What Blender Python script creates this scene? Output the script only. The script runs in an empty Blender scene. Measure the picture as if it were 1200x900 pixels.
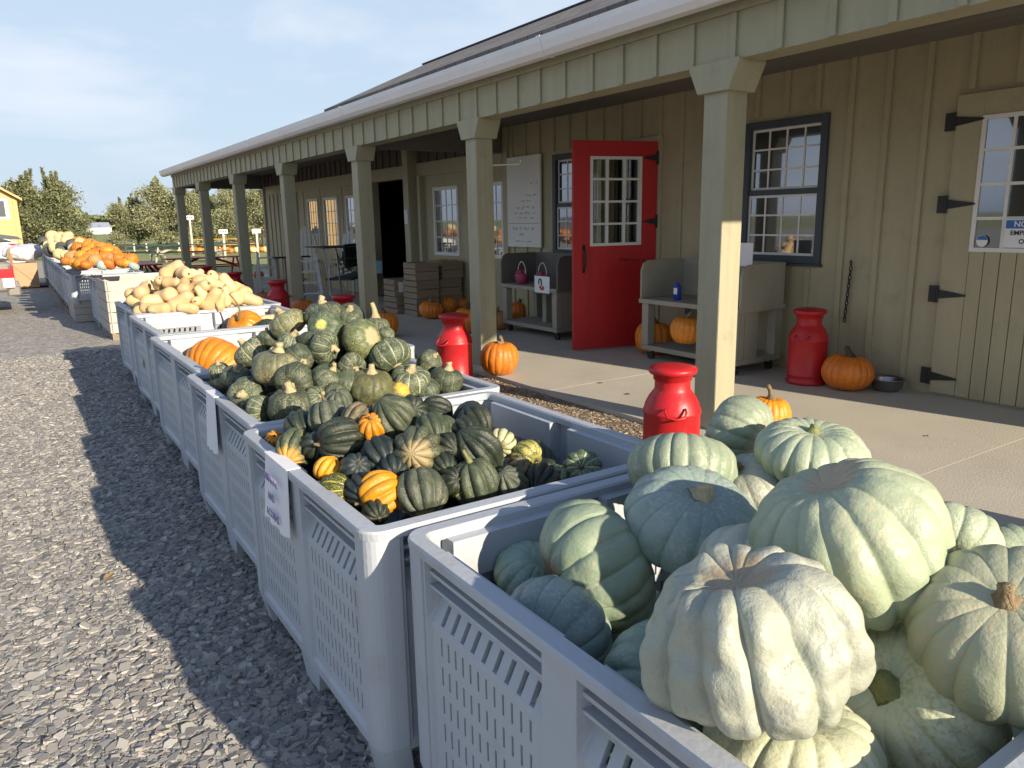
import bpy, math, random
import numpy as np
from mathutils import Vector, Matrix, Euler, noise
S = bpy.context.scene
C = S.collection
PI = math.pi
# ---------------------------------------------------------------- camera, world, sun, exposure
cam_d = bpy.data.cameras.new('camera'); cam = bpy.data.objects.new('camera', cam_d); C.objects.link(cam)
cam_d.sensor_width = 36; cam_d.lens = 26.7; cam_d.clip_start = .05; cam_d.clip_end = 3000
_R = Matrix(((0.8330, 0.1320, -0.5374), (-0.5530, 0.1669, -0.8163), (-0.0181, 0.9771, 0.2121)))
_X = _R.col[0].normalized(); _Z = (_R.col[2] - _R.col[2].dot(_X) * _X).normalized(); _Y = _Z.cross(_X)
M4 = Matrix((_X, _Y, _Z)).transposed().to_4x4(); M4.translation = (0, 0, 1.55)
cam.matrix_world = M4
S.camera = cam
sun_dir = Vector((.53, -2.65, .95)).normalized()          # towards the sun
w = bpy.data.worlds.new('World'); S.world = w; w.use_nodes = True
nt = w.node_tree; nt.nodes.clear()
o_ = nt.nodes.new('ShaderNodeOutputWorld'); bg = nt.nodes.new('ShaderNodeBackground')
sky = nt.nodes.new('ShaderNodeTexSky'); sky.sky_type = 'NISHITA'; sky.sun_disc = False
sky.sun_elevation = math.radians(19.4); sky.sun_rotation = math.atan2(sun_dir.x, sun_dir.y)
sky.air_density = 1.0; sky.dust_density = 1.5
tc = nt.nodes.new('ShaderNodeTexCoord'); mp = nt.nodes.new('ShaderNodeMapping')
mp.inputs['Scale'].default_value = (1, 1, 3.2)
nt.links.new(tc.outputs['Generated'], mp.inputs[0])
nz = nt.nodes.new('ShaderNodeTexNoise'); nz.inputs['Scale'].default_value = 3.1; nz.inputs['Detail'].default_value = 7
nz.inputs['Roughness'].default_value = .55; nz.inputs['Distortion'].default_value = .3
nt.links.new(mp.outputs[0], nz.inputs['Vector'])
cr = nt.nodes.new('ShaderNodeValToRGB'); cr.color_ramp.elements[0].position = .47; cr.color_ramp.elements[1].position = .72
cr.color_ramp.elements[0].color = (0, 0, 0, 1); cr.color_ramp.elements[1].color = (1, 1, 1, 1)
nt.links.new(nz.outputs['Fac'], cr.inputs[0])
hz = nt.nodes.new('ShaderNodeMix'); hz.data_type = 'RGBA'; hz.inputs[0].default_value = .75
nt.links.new(sky.outputs[0], hz.inputs[6])
sx = nt.nodes.new('ShaderNodeSeparateXYZ'); nt.links.new(tc.outputs['Generated'], sx.inputs[0])
el = nt.nodes.new('ShaderNodeMapRange'); el.inputs[1].default_value = .34; el.inputs[2].default_value = .66; nt.links.new(sx.outputs[2], el.inputs[0])
el.interpolation_type = 'SMOOTHSTEP'
gr = nt.nodes.new('ShaderNodeMix'); gr.data_type = 'RGBA'; nt.links.new(el.outputs[0], gr.inputs[0])
gr.inputs[6].default_value = (8.3, 10.3, 12.7, 1); gr.inputs[7].default_value = (1.1, 2.5, 6.0, 1)
nt.links.new(gr.outputs[2], hz.inputs[7])
cm = nt.nodes.new('ShaderNodeMix'); cm.data_type = 'RGBA'
mm = nt.nodes.new('ShaderNodeMath'); mm.operation = 'MULTIPLY'; mm.inputs[1].default_value = .75
nt.links.new(cr.outputs[0], mm.inputs[0]); nt.links.new(mm.outputs[0], cm.inputs[0])
nt.links.new(hz.outputs[2], cm.inputs[6]); cm.inputs[7].default_value = (10.8, 11.3, 12.6, 1)
nt.links.new(cm.outputs[2], bg.inputs[0]); bg.inputs[1].default_value = .05
nt.links.new(bg.outputs[0], o_.inputs[0])
sl = bpy.data.lights.new('sun', 'SUN'); sl.energy = 5.0; sl.angle = math.radians(.5); sl.color = (1, .87, .68)
so = bpy.data.objects.new('sun', sl); C.objects.link(so)
so.rotation_euler = sun_dir.to_track_quat('Z', 'Y').to_euler()
S.view_settings.view_transform = 'Standard'; S.view_settings.look = 'None'
S.view_settings.exposure = 0.75; S.view_settings.gamma = 1
S.render.engine = 'CYCLES'

# ---------------------------------------------------------------- helpers
random.seed(7)
class MB:
    def __init__(s): s.v = []; s.f = []; s.c = []
    def add(s, vs, fs):
        b = len(s.v); s.v += [tuple(v) for v in vs]; s.f += [tuple(i + b for i in f) for f in fs]; return s
    def box(s, x0, y0, z0, x1, y1, z1):
        x0, x1 = min(x0, x1), max(x0, x1); y0, y1 = min(y0, y1), max(y0, y1); z0, z1 = min(z0, z1), max(z0, z1)
        return s.add([(x0,y0,z0),(x1,y0,z0),(x1,y1,z0),(x0,y1,z0),(x0,y0,z1),(x1,y0,z1),(x1,y1,z1),(x0,y1,z1)],
              [(3,2,1,0),(4,5,6,7),(0,1,5,4),(1,2,6,5),(2,3,7,6),(3,0,4,7)])
    def bar(s, p, q, w, t, up=(0,0,1)):
        p, q = Vector(p), Vector(q); d = (q - p).normalized(); u = Vector(up)
        if abs(d.dot(u)) > .98: u = Vector((1,0,0))
        a = d.cross(u).normalized() * w / 2; b = a.cross(d).normalized() * t / 2
        vs = [p-a-b, p+a-b, p+a+b, p-a+b, q-a-b, q+a-b, q+a+b, q-a+b]
        return s.add(vs, [(0,1,2,3),(7,6,5,4),(4,5,1,0),(5,6,2,1),(6,7,3,2),(7,4,0,3)])
    def tube(s, pts, rad, n=8, cap=True):
        pts = [Vector(p) for p in pts]; m = len(pts)
        if not hasattr(rad, '__len__'): rad = [rad] * m
        vs = []; a = None
        for i, p in enumerate(pts):
            d = (pts[min(i+1, m-1)] - pts[max(i-1, 0)]).normalized()
            if a is None: a = d.orthogonal().normalized()
            a = (a - a.dot(d) * d).normalized(); b = d.cross(a)
            for k in range(n):
                t = 2*PI*k/n; vs.append(p + rad[i] * (math.cos(t)*a + math.sin(t)*b))
        fs = [(i*n+k, i*n+(k+1)%n, (i+1)*n+(k+1)%n, (i+1)*n+k) for i in range(m-1) for k in range(n)]
        if cap: fs += [tuple(range(n-1, -1, -1)), tuple(range((m-1)*n, m*n))]
        return s.add(vs, fs)
    def lathe(s, prof, c=(0,0,0), n=32):
        c = Vector(c); vs = []; m = len(prof)
        for r, z in prof:
            for k in range(n):
                t = 2*PI*k/n; vs.append(c + Vector((r*math.cos(t), r*math.sin(t), z)))
        fs = [(i*n+k, i*n+(k+1)%n, (i+1)*n+(k+1)%n, (i+1)*n+k) for i in range(m-1) for k in range(n)]
        fs += [tuple(range(n-1,-1,-1)), tuple(range((m-1)*n, m*n))]
        return s.add(vs, fs)
    def prism(s, poly, axis, a, b):          # poly in the two other axes
        def P(u, v, w):
            return {'x': (w,u,v), 'y': (u,w,v), 'z': (u,v,w)}[axis]
        n = len(poly); vs = [P(u,v,a) for u,v in poly] + [P(u,v,b) for u,v in poly]
        fs = [tuple(range(n)), tuple(range(2*n-1, n-1, -1))] + [(i,(i+1)%n+0,(i+1)%n+n,i+n)[::-1] for i in range(n)]
        return s.add(vs, fs)
    def build(s, name, m, parent=None, smooth=False, bevel=0, fixn=True):
        o = parent.matrix_basis.translation if parent and parent.type == 'EMPTY' else Vector((0,0,0))
        if parent and parent.type != 'EMPTY' and parent.parent: o = parent.parent.matrix_basis.translation
        me = bpy.data.meshes.new(name)
        me.from_pydata([tuple(Vector(v) - o) for v in s.v], [], s.f); 
        if fixn:
            import bmesh
            bm = bmesh.new(); bm.from_mesh(me); bmesh.ops.recalc_face_normals(bm, faces=bm.faces); bm.to_mesh(me); bm.free()
        me.materials.append(m)
        if smooth: me.polygons.foreach_set('use_smooth', [True]*len(me.polygons))
        ob = bpy.data.objects.new(name, me); C.objects.link(ob)
        if parent: ob.parent = parent
        if bevel:
            b = ob.modifiers.new('bevel', 'BEVEL'); b.width = bevel; b.segments = 2; b.limit_method = 'ANGLE'; b.angle_limit = .7
        return ob
def tag(o, label=None, cat=None, group=None, kind=None):
    if label: o['label'] = label
    if cat: o['category'] = cat
    if group: o['group'] = group
    if kind: o['kind'] = kind
    return o
def thing(name, loc, label, cat, group=None, rz=0):
    o = bpy.data.objects.new(name, None); C.objects.link(o); o.location = loc; o.rotation_euler = (0,0,rz)
    o.empty_display_size = .1
    return tag(o, label, cat, group)
def kids(o): return [c for c in bpy.data.objects if c.parent == o]
def copy_tree(o, parent=None):
    c = o.copy(); C.objects.link(c)
    if parent: c.parent = parent
    for ch in kids(o): copy_tree(ch, c)
    return c

# ---------------------------------------------------------------- materials
def lin(r, g, b):
    f = lambda c: (c/255/12.92) if c/255 <= .04045 else ((c/255+.055)/1.055)**2.4
    return (f(r), f(g), f(b), 1)
def N(nt, t, **kw):
    n = nt.nodes.new(t)
    for k, v in kw.items(): setattr(n, k, v)
    return n
def mat(name, col, col2=None, scale=4, rough=.6, bump=0, bscale=40, stretch=(1,1,1), amt=.5, metal=0, spec=.5, detail=5, dirt=None, dirt_amt=.4, dirt_scale=2.2, coat=0):
    m = bpy.data.materials.new(name); m.use_nodes = True; t = m.node_tree; b = t.nodes['Principled BSDF']
    b.inputs['Roughness'].default_value = rough; b.inputs['Metallic'].default_value = metal
    b.inputs['Specular IOR Level'].default_value = spec; b.inputs['Coat Weight'].default_value = coat
    tc = N(t, 'ShaderNodeTexCoord'); mp = N(t, 'ShaderNodeMapping'); mp.inputs['Scale'].default_value = stretch
    t.links.new(tc.outputs['Object'], mp.inputs[0])
    col = tuple(col[:3]) + (1,)
    last = None
    if col2:
        n = N(t, 'ShaderNodeTexNoise'); n.inputs['Scale'].default_value = scale; n.inputs['Detail'].default_value = detail
        t.links.new(mp.outputs[0], n.inputs['Vector'])
        r = N(t, 'ShaderNodeMapRange'); r.inputs[1].default_value = .5 - amt*.5; r.inputs[2].default_value = .5 + amt*.5
        t.links.new(n.outputs['Fac'], r.inputs[0])
        x = N(t, 'ShaderNodeMix', data_type='RGBA'); t.links.new(r.outputs[0], x.inputs[0])
        x.inputs[6].default_value = col; x.inputs[7].default_value = tuple(col2[:3]) + (1,)
        last = x.outputs[2]
    if dirt:
        n = N(t, 'ShaderNodeTexNoise'); n.inputs['Scale'].default_value = dirt_scale; n.inputs['Detail'].default_value = 8; n.inputs['Roughness'].default_value = .7
        t.links.new(tc.outputs['Object'], n.inputs['Vector'])
        r = N(t, 'ShaderNodeMapRange'); r.inputs[1].default_value = .55; r.inputs[2].default_value = .75; r.inputs[4].default_value = dirt_amt
        t.links.new(n.outputs['Fac'], r.inputs[0])
        x = N(t, 'ShaderNodeMix', data_type='RGBA'); t.links.new(r.outputs[0], x.inputs[0])
        if last: t.links.new(last, x.inputs[6])
        else: x.inputs[6].default_value = col
        x.inputs[7].default_value = tuple(dirt[:3]) + (1,)
        last = x.outputs[2]
    if last: t.links.new(last, b.inputs['Base Color'])
    else: b.inputs['Base Color'].default_value = col
    if bump:
        n = N(t, 'ShaderNodeTexNoise'); n.inputs['Scale'].default_value = bscale; n.inputs['Detail'].default_value = 6
        t.links.new(mp.outputs[0], n.inputs['Vector'])
        bp = N(t, 'ShaderNodeBump'); bp.inputs['Strength'].default_value = bump; bp.inputs['Distance'].default_value = .01
        t.links.new(n.outputs['Fac'], bp.inputs['Height']); t.links.new(bp.outputs[0], b.inputs['Normal'])
    return m
M = {}
M['siding'] = mat('siding_paint', (.42,.375,.24), (.35,.31,.20), 3, .6, .35, 30, (2,2,.25), .6, dirt=(.13,.12,.08), dirt_amt=.35, dirt_scale=3)
M['beam'] = mat('beam_paint', (.37,.35,.235), (.31,.295,.195), 4, .6, .4, 30, (2,2,.3), .6, dirt=(.2,.19,.13), dirt_amt=.35, dirt_scale=4)
M['post'] = mat('post_paint', (.38,.36,.24), (.31,.29,.195), 6, .6, .5, 40, (3,3,.2), .6, dirt=(.24,.2,.14), dirt_amt=.45, dirt_scale=5)
M['trim'] = mat('trim_paint', (.42,.385,.26), (.36,.33,.225), 4, .6, .3, 30, (1,1,.4), .6)
M['ceil'] = mat('ceiling_boards', (.17,.16,.14), (.13,.12,.105), 3, .8, .3, 30, (3,.3,3))
M['gutter'] = mat('gutter_metal', (.84,.84,.85), (.76,.76,.77), 3, .45, 0, spec=.4, dirt=(.45,.44,.42), dirt_amt=.25, stretch=(1,.4,1))
M['slab'] = mat('concrete', (.50,.46,.385), (.44,.405,.34), 2.5, .85, .25, 90, dirt=(.30,.27,.22), dirt_amt=.35, dirt_scale=1.3)
M['bin'] = mat('bin_plastic', (.43,.462,.50), (.385,.415,.455), 2, .5, .15, 60, spec=.28, dirt=(.30,.27,.22), dirt_amt=.6, dirt_scale=3.5)
M['red'] = mat('red_enamel', (.52,.014,.020), (.40,.014,.018), 6, .42, .3, 18, spec=.45, dirt=(.24,.06,.045), dirt_amt=.6, dirt_scale=11)
M['reddoor'] = mat('red_door_paint', (.52,.014,.018), (.43,.013,.016), 3, .5, .25, 25, (3,3,.3), .7)
M['black'] = mat('black_iron', (.012,.012,.013), (.02,.02,.02), 10, .55, .3, 60)
M['white'] = mat('white_paint', (.75,.74,.70), (.68,.67,.63), 8, .5, .1, 60)
M['bluegrey'] = mat('blue_grey_frame', (.045,.06,.075), (.035,.045,.06), 6, .5)
M['dark'] = mat('dark_interior', (.012,.011,.012), (.006,.006,.007), 5, .9)
M['cart'] = mat('cart_paint', (.34,.32,.26), (.27,.255,.205), 3, .65, .3, 40, (2,2,.6), .6, dirt=(.2,.19,.16), dirt_amt=.4)
M['cartdark'] = mat('cart_boards', (.16,.15,.135), (.12,.115,.10), 3, .65, .3, 40, (2,2,.6), .6)
M['paper'] = mat('paper', (.78,.78,.80), (.72,.72,.74), 5, .8)
M['ink'] = mat('purple_ink', (.26,.23,.42), rough=.8)
M['inkblk'] = mat('black_ink', (.03,.03,.035), rough=.8)
M['steel'] = mat('steel', (.35,.35,.36), (.28,.28,.29), 6, .28, .1, 30, metal=1)
M['oldwood'] = mat('weathered_wood', (.34,.26,.18), (.22,.165,.11), 6, .85, .5, 30, (.5,.5,4), .7, dirt=(.09,.075,.06), dirt_amt=.5, dirt_scale=5)
M['palewood'] = mat('bleached_wood', (.56,.52,.45), (.42,.39,.33), 6, .85, .5, 30, (.6,.6,4), .7, dirt=(.25,.23,.19), dirt_amt=.4, dirt_scale=5)
M['sidewood'] = mat('grey_wood', (.45,.42,.38), (.34,.32,.29), 6, .85, .5, 30, (.6,.6,4), .7)
M['newwood'] = mat('new_pine_siding', (.58,.40,.17), (.48,.33,.14), 3, .7, .3, 20, (1,1,3), .7)
M['bark'] = mat('bark', (.11,.095,.075), (.06,.05,.04), 6, .9, .8, 20, (1,1,.3))
M['rubber'] = mat('rubber', (.02,.02,.021), rough=.7)
M['greenpaint'] = mat('green_table_paint', (.035,.085,.05), (.025,.06,.036), 4, .6)
M['yellowpaint'] = mat('yellow_table_paint', (.55,.33,.05), (.45,.26,.04), 4, .6)
M['cardboard'] = mat('cardboard', (.44,.29,.17), (.38,.25,.14), 4, .8)
M['blueplastic'] = mat('blue_plastic', (.02,.06,.42), (.015,.04,.3), 6, .35)
M['glassdark'] = None
def glass(name, base=(.015,.018,.02), refl=.3, rough=.03):
    m = bpy.data.materials.new(name); m.use_nodes = True; t = m.node_tree; b = t.nodes['Principled BSDF']
    b.inputs['Base Color'].default_value = base + (1,); b.inputs['Roughness'].default_value = .15
    g = N(t, 'ShaderNodeBsdfGlossy'); g.inputs['Roughness'].default_value = rough; g.inputs['Color'].default_value = (.9,.93,1,1)
    lw = N(t, 'ShaderNodeFresnel'); lw.inputs[0].default_value = 1.6
    ad = N(t, 'ShaderNodeMath', operation='ADD'); ad.inputs[1].default_value = refl; t.links.new(lw.outputs[0], ad.inputs[0])
    mx = N(t, 'ShaderNodeMixShader'); t.links.new(ad.outputs[0], mx.inputs[0]); t.links.new(b.outputs[0], mx.inputs[1]); t.links.new(g.outputs[0], mx.inputs[2])
    t.links.new(mx.outputs[0], t.nodes['Material Output'].inputs[0])
    return m
M['pane'] = glass('window_glass', refl=.16)
M['clear'] = None
def clear_glass():
    m = bpy.data.materials.new('clear_glass'); m.use_nodes = True; t = m.node_tree; t.nodes.remove(t.nodes['Principled BSDF'])
    g = N(t, 'ShaderNodeBsdfGlossy'); g.inputs['Roughness'].default_value = .02
    tr = N(t, 'ShaderNodeBsdfTransparent'); tr.inputs[0].default_value = (.85,.87,.86,1)
    mx = N(t, 'ShaderNodeMixShader'); mx.inputs[0].default_value = .10
    t.links.new(tr.outputs[0], mx.inputs[1]); t.links.new(g.outputs[0], mx.inputs[2]); t.links.new(mx.outputs[0], t.nodes['Material Output'].inputs[0])
    return m
M['clear'] = clear_glass()

# ================================================================= GROUND
def gravel_mat():
    m = mat('gravel_bed', (.37,.345,.305), (.28,.26,.23), 5, .95, 0)
    t = m.node_tree; b = t.nodes['Principled BSDF']; tc = N(t, 'ShaderNodeTexCoord')
    v = N(t, 'ShaderNodeTexVoronoi'); v.inputs['Scale'].default_value = 32; t.links.new(tc.outputs['Object'], v.inputs['Vector'])
    v2 = N(t, 'ShaderNodeTexVoronoi'); v2.inputs['Scale'].default_value = 75; t.links.new(tc.outputs['Object'], v2.inputs['Vector'])
    src = b.inputs['Base Color'].links[0].from_socket
    hs = N(t, 'ShaderNodeSeparateColor'); t.links.new(v.outputs['Color'], hs.inputs[0])
    mr = N(t, 'ShaderNodeMapRange'); mr.inputs[3].default_value = .6; mr.inputs[4].default_value = 1.4; t.links.new(hs.outputs[0], mr.inputs[0])
    mx = N(t, 'ShaderNodeMix', data_type='RGBA', blend_type='MULTIPLY'); mx.inputs[0].default_value = 1
    t.links.new(src, mx.inputs[6]); t.links.new(mr.outputs[0], mx.inputs[7]); t.links.new(mx.outputs[2], b.inputs['Base Color'])
    a = N(t, 'ShaderNodeMath', operation='ADD'); t.links.new(v.outputs['Distance'], a.inputs[0]); t.links.new(v2.outputs['Distance'], a.inputs[1])
    bp = N(t, 'ShaderNodeBump'); bp.inputs['Strength'].default_value = .45; bp.inputs['Distance'].default_value = .015; bp.invert = True
    t.links.new(a.outputs[0], bp.inputs['Height']); t.links.new(bp.outputs[0], b.inputs['Normal'])
    return m
M['gravelbed'] = gravel_mat()
M['grass'] = mat('grass_field', (.19,.22,.07), (.30,.29,.12), 1.2, .95, .6, 60, amt=.7, dirt=(.26,.22,.12), dirt_amt=.5, dirt_scale=.25)
g = MB(); g.add([(-700,-200,-.004),(900,-200,-.004),(900,1500,-.004),(-700,1500,-.004)], [(0,1,2,3)])
tag(g.build('ground', M['grass'], fixn=False), kind='structure')
g = MB(); g.add([(-60,-30,0),(14,-30,0),(14,26,0),(2.9,27,0),(2.4,40,0),(.8,46,0),(-60,52,0)], [(0,1,2,3,4,5,6)])
tag(g.build('gravel_lot', M['gravelbed'], fixn=False), kind='structure')

def stones(name, zones, seed, colors, label, lift=lambda x: 0):
    rs = np.random.RandomState(seed)
    V = []; F = []; base = 0
    ang = np.arange(6)*PI/3
    ico = np.r_[np.c_[np.cos(ang), np.sin(ang), np.full(6, 1.0)]*np.array([.86,.86,1]), np.c_[np.cos(ang+.2), np.sin(ang+.2), np.full(6, -1.0)]]
    fc = [(0,1,2),(0,2,3),(0,3,4),(0,4,5)] + [t for i in range(6) for t in ((i,i+6,(i+1)%6+6),(i,(i+1)%6+6,(i+1)%6))]
    fc = np.array(fc)
    for (x0,x1,y0,y1,n,smin,smax) in zones:
        P = np.c_[rs.uniform(x0,x1,n), rs.uniform(y0,y1,n)]
        sz = smin + (smax-smin)*rs.rand(n)**3.0
        for (px,py), s in zip(P, sz):
            jit = rs.uniform(-.34,.34,(6,2)); v = ico.copy(); v[:6,:2] += jit; v[6:,:2] += jit*.9
            v = v * np.array([s, s*rs.uniform(.5,.95), s*rs.uniform(.10,.24)])
            a = rs.uniform(0,2*PI); ca,sa = math.cos(a),math.sin(a); tx,ty = rs.normal(0,.20,2)
            z = v[:,2] + tx*v[:,0] + ty*v[:,1]
            V.append(np.c_[px+ca*v[:,0]-sa*v[:,1], py+sa*v[:,0]+ca*v[:,1], z + s*.14 + lift(px)])
            F.append(fc+base); base += len(ico)
    V = np.concatenate(V); F = np.concatenate(F)
    me = bpy.data.meshes.new(name); me.vertices.add(len(V)); me.vertices.foreach_set('co', V.ravel())
    me.loops.add(F.size); me.loops.foreach_set('vertex_index', F.ravel().astype(np.int32))
    me.polygons.add(len(F)); me.polygons.foreach_set('loop_start', np.arange(0, F.size, 3, dtype=np.int32)); me.update(calc_edges=True); me.polygons.foreach_set('use_smooth', np.zeros(len(F), dtype=bool))
    m = mat(name+'_stone', colors[0], rough=.85); t = m.node_tree; b = t.nodes['Principled BSDF']
    gi = N(t, 'ShaderNodeNewGeometry'); rp = N(t, 'ShaderNodeValToRGB'); t.links.new(gi.outputs['Random Per Island'], rp.inputs[0])
    e = rp.color_ramp.elements; e[0].color = colors[0]+(1,); e[1].color = colors[-1]+(1,)
    for i, c in enumerate(colors[1:-1]):
        q = e.new((i+1)/(len(colors)-1)); q.color = c+(1,)
    t.links.new(rp.outputs[0], b.inputs['Base Color'])
    me.materials.append(m); ob = bpy.data.objects.new(name, me); C.objects.link(ob)
    return tag(ob, label, 'gravel', kind='stuff')
stones('gravel', [(-1.3,.95,1.7,3.4,21000,.004,.027),(-1.6,1.0,3.4,5.6,20000,.005,.027),(-1.3,1.1,5.6,11,22000,.008,.026)], 3,
    [(.12,.12,.12),(.27,.255,.235),(.18,.178,.175),(.36,.34,.305),(.23,.222,.21),(.31,.285,.25),(.48,.455,.41)], 'loose grey crushed stone on the drive left of the bins')
stones('gravel_border', [(2.5,3.69,1.0,4.2,6000,.006,.020),(2.5,3.69,4.2,8.5,12000,.006,.017)], 5,
    [(.16,.10,.055),(.30,.20,.11),(.24,.22,.20),(.42,.34,.24),(.18,.16,.14)], 'brownish bark and stones between the bins and the porch slab', lambda x: .085*min(1,max(0,(x-2.1)/.6)))
g = MB(); xs = [2.1, 2.4, 2.7, 3.2, 3.70]; hs_ = [.004, .045, .085, .085, .085]
for i in range(4): g.add([(xs[i],-2,hs_[i]),(xs[i+1],-2,hs_[i+1]),(xs[i+1],22,hs_[i+1]),(xs[i],22,hs_[i])], [(0,1,2,3)])
tag(g.build('bark_bed', mat('bark_mulch', (.22,.155,.095), (.13,.10,.07), 40, .95, 1, 60, amt=.6), fixn=False), kind='structure')
# porch slab with its edge and joints
sb = MB()
ys = [-1.2, 2.1, 5.1, 8.1, 11.1, 14.1, 17.1, 20.1, 22.6]
for a, b in zip(ys[:-1], ys[1:]): sb.box(3.70, a+.0015, -.1, 8.6, b-.0015, .12)
slab = tag(sb.build('porch_slab', M['slab'], bevel=.0015), kind='structure')
BUTTERCUPS = [
    ((1.323, 3.73, 1.086), (-0.08, 0.05, 1.0), 0.195, 'plain', 'topmost squash of the green buttercup heap, pale stem pointing up'),
    ((1.249, 3.517, 1.051), (-0.56, -0.31, 0.76), 0.172, 'button', 'green squash just below the top of the heap with a yellow green button facing out'),
    ((1.153, 3.803, 1.055), (-0.36, 0.32, 0.88), 0.181, 'tan', 'knobbly tan patched green squash at the upper left of the buttercup heap'),
    ((1.437, 3.675, 1.075), (-0.17, -0.53, 0.83), 0.144, 'plain', 'green squash at the top of the heap half hidden behind the big tan blotched one'),
    ((1.375, 3.386, 1.004), (0.82, 0.4, 0.4), 0.189, 'scar', 'big round buttercup squash with a cream blossom scar facing the viewer'),
    ((1.511, 3.529, 1.025), (0.08, 0.08, 0.99), 0.141, 'plain', 'squash with a tall crooked cream stem standing behind the scarred one'),
    ((1.191, 3.382, 0.985), (0.59, -0.79, -0.15), 0.152, 'stripe', 'upright striped squash in the upper middle with its stem pointing right'),
    ((1.066, 3.855, 0.983), (-0.07, -0.13, 0.99), 0.097, 'plain', 'small dark squash at the back left edge of the buttercup heap'),
    ((0.994, 3.905, 0.911), (-0.55, 0.3, 0.78), 0.176, 'stripe', 'striped green squash high on the left shoulder of the buttercup heap'),
    ((1.084, 3.547, 0.996), (0.29, -0.35, 0.89), 0.115, 'stripe', 'small striped squash below the tan patched one'),
    ((0.991, 3.438, 0.907), (0.02, -0.0, 1.0), 0.24, 'tan', 'broad flat squash with rough tan underside and upright stem, left of middle'),
    ((1.071, 3.399, 0.945), (0.07, -0.98, -0.21), 0.129, 'plain', 'squash with a thick cream stem slanting right in the middle of the heap'),
    ((1.013, 3.288, 0.857), (-0.71, -0.69, -0.15), 0.176, 'plain', 'dark round squash in the centre with its stem pointing at the viewer and down'),
    ((1.137, 3.229, 0.871), (0.4, -0.5, 0.77), 0.137, 'plain', 'smooth deep green ball shaped squash right of the centre'),
    ((1.264, 3.244, 0.909), (0.05, -0.95, -0.31), 0.123, 'stripe', 'speckled squash right of the centre above the brownish one'),
    ((1.529, 3.457, 0.997), (-0.37, -0.76, -0.54), 0.089, 'plain', 'small green squash on the upper right slope with a curled cream stem'),
    ((1.474, 3.286, 0.926), (0.16, -0.68, -0.71), 0.188, 'stripe', 'large tilted squash with white stripes on the right slope'),
    ((1.307, 3.142, 0.822), (-0.01, -0.23, 0.97), 0.19, 'orange', 'brownish squash with an orange ground patch near the right front of the heap'),
    ((1.514, 3.167, 0.823), (-0.08, -0.35, 0.93), 0.18, 'stripe', 'glossy green squash low on the right slope with one pale stripe'),
    ((1.753, 3.429, 0.845), (0.32, -0.65, 0.69), 0.125, 'plain', 'small squash at the far right shoulder with a curved stem'),
    ((1.753, 3.258, 0.776), (0.19, -0.13, 0.97), 0.165, 'plain', 'grey green squash at the far right end of the buttercup heap'),
    ((1.407, 3.098, 0.773), (0.46, 0.71, -0.54), 0.134, 'orange', 'squash at the front rim showing a bright yellow ground patch'),
    ((0.873, 3.773, 0.823), (0.0, -0.4, 0.92), 0.137, 'plain', 'dark squash by the left rim with a short brown stem'),
    ((0.857, 4.049, 0.807), (-0.12, -0.22, 0.97), 0.106, 'stripe', 'small green and yellow striped squash at the left corner of the heap'),
    ((0.846, 4.028, 0.741), (-0.92, -0.05, 0.39), 0.106, 'tan', 'greyish squash lowest in the left corner of the buttercup bin'),
    ((0.851, 3.489, 0.791), (-0.58, -0.79, 0.21), 0.158, 'plain', 'round squash by the left rim whose cut stem faces the viewer squarely'),
    ((0.855, 3.321, 0.755), (-0.44, 0.9, 0.03), 0.124, 'stripe', 'striped squash at the front left corner of the buttercup bin'),
    ((0.956, 3.196, 0.773), (-0.04, -0.09, 1.0), 0.183, 'plain', 'flat disc shaped squash lying along the front rim'),
    ((1.063, 3.169, 0.802), (0.32, -0.82, 0.46), 0.106, 'stripe', 'small squash at the front rim beside the flat disc shaped one'),
    ((1.215, 3.18, 0.852), (0.36, 0.57, -0.74), 0.109, 'plain', 'squash in deep shade between the smooth ball and the brownish one'),
    ((1.144, 3.46, 1.001), (0.81, 0.56, 0.17), 0.108, 'plain', 'dark squash wedged left of the upright striped one'),
    ((1.332, 3.098, 0.776), (0.55, 0.83, 0.03), 0.092, 'plain', 'dark squash squeezed at the front rim under the brownish one'),
    ((1.577, 3.124, 0.772), (-0.47, -0.14, 0.87), 0.12, 'plain', 'squash at the right front rim with a cream stem standing up'),
    ((1.14, 3.155, 0.811), (-0.52, -0.79, 0.32), 0.101, 'plain', 'squash at the middle of the front rim with a pale cut stem'),
]
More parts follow.
